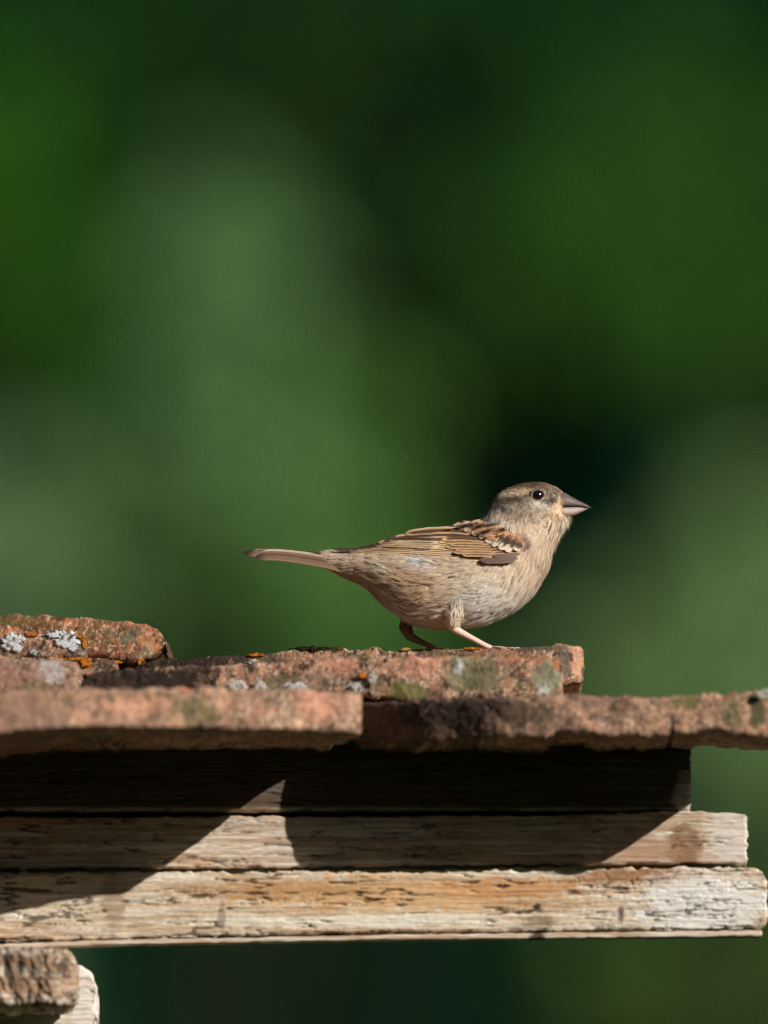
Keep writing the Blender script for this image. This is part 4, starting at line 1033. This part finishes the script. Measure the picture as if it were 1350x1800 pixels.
def loc(X, Y):
    c = np.ones(X.shape+(3,))*lin((172, 152, 144)); c = mixc(c, lin((214, 150, 52)), 1-sstep(978, 998, X))
    c = mixc(c, lin((150, 112, 100)), sstep(898, 908, Y)*.7); return mixc(c, lin((96, 80, 78)), sstep(1018, 1034, X)*.8)
bx_ = np.concatenate([np.linspace(960, 1030, 44), [1033, 1036, 1038, 1039.2]])
beak("upper_beak", bx_, prof([(960, 890.5), (970, 885), (980, 876), (988, 866.5), (993, 866), (1003, 872.5), (1015, 878.5), (1030, 886), (1036, 890), (1039.2, 893)]),
     prof([(960, 893), (985, 891), (1006, 890), (1020, 891), (1030, 892.4), (1036, 893.4), (1039.2, 894)]), prof([(960, 46), (968, 43), (976, 37), (984, 29), (993, 20), (1015, 10.5), (1030, 5), (1037, 2), (1039.2, .4)]), upc, 'down')
beak("lower_beak", np.concatenate([np.linspace(960, 1026, 42), [1029, 1032, 1034]]), prof([(960, 893), (985, 891.6), (1006, 890.8), (1020, 891.6), (1034, 893.6)]),
     prof([(960, 894.5), (968, 897), (976, 901.5), (987, 907.5), (998, 909.5), (1008, 907), (1020, 901.5), (1030, 896.8), (1034, 894.4)]), prof([(960, 45), (968, 42), (976, 36), (984, 27), (993, 17.5), (1015, 8.5), (1030, 3.2), (1034, .6)]), loc, 'up')

# ---- eyes with lids
M_EYE = const_mat("eye_glossy_brown", (0.006, 0.0035, 0.003), 0.13, 0.9)
def ball(name, c, r, mat, parent, col=None):
    k, m = 24, 16; V = []
    for a in range(m+1):
        ph = math.pi*a/m
        for b in range(k):
            t = 2*math.pi*b/k; V.append((c[0]+r*math.sin(ph)*math.cos(t), c[1]+r*math.cos(ph), c[2]+r*math.sin(ph)*math.sin(t)))
    i, j = np.meshgrid(np.arange(m), np.arange(k), indexing='ij')
    q = np.stack([i*k+j, i*k+(j+1) % k, (i+1)*k+(j+1) % k, (i+1)*k+j], -1).reshape(-1, 4)
    return obj(name, make_mesh(name, to_world(np.array(V)), q), mat, parent)
for sg in (1, -1):
    h = surf(945.5, 870.5); r = 10.4
    ce = (945.5, sg*(h+3.5), -870.5)
    eye = ball("eye", ce, r, M_EYE, bird)
    # lid: a lumpy ring around the eyeball
    k, m = 48, 10; a = np.arange(k)/k*2*math.pi; b = np.arange(m)/m*2*math.pi
    R = 10.8; n_ = 1+.35*(fbm(np.cos(a)*4, np.sin(a)*4, 0*a, 3, 9)-.5)
    rr_ = 2.3*n_
    X = 945.5+(R*1.06+rr_[:, None]*np.cos(b)[None])*np.cos(a)[:, None]; Z = -870.5+(R*.93+rr_[:, None]*np.cos(b)[None])*np.sin(a)[:, None]
    Yd = sg*(h - 0.4 - rr_[:, None]*np.sin(b)[None])+0*X
    i, j = np.meshgrid(np.arange(k), np.arange(m), indexing='ij')
    q = np.stack([i*m+j, i*m+(j+1) % m, ((i+1) % k)*m+(j+1) % m, ((i+1) % k)*m+j], -1).reshape(-1, 4)
    sp = sstep(.5, .7, vn(X/2.0, 0*X, Z/2.0, 4))*(Z < -874)
    c = mixc(np.ones(X.shape+(3,))*lin((120, 104, 90)), lin((226, 212, 200)), sp)
    obj("eyelid", make_mesh("eyelid", to_world(np.stack([X, Yd, Z], -1)).reshape(-1, 3), q, col=c.reshape(-1, 3)), M_SKIN, eye)
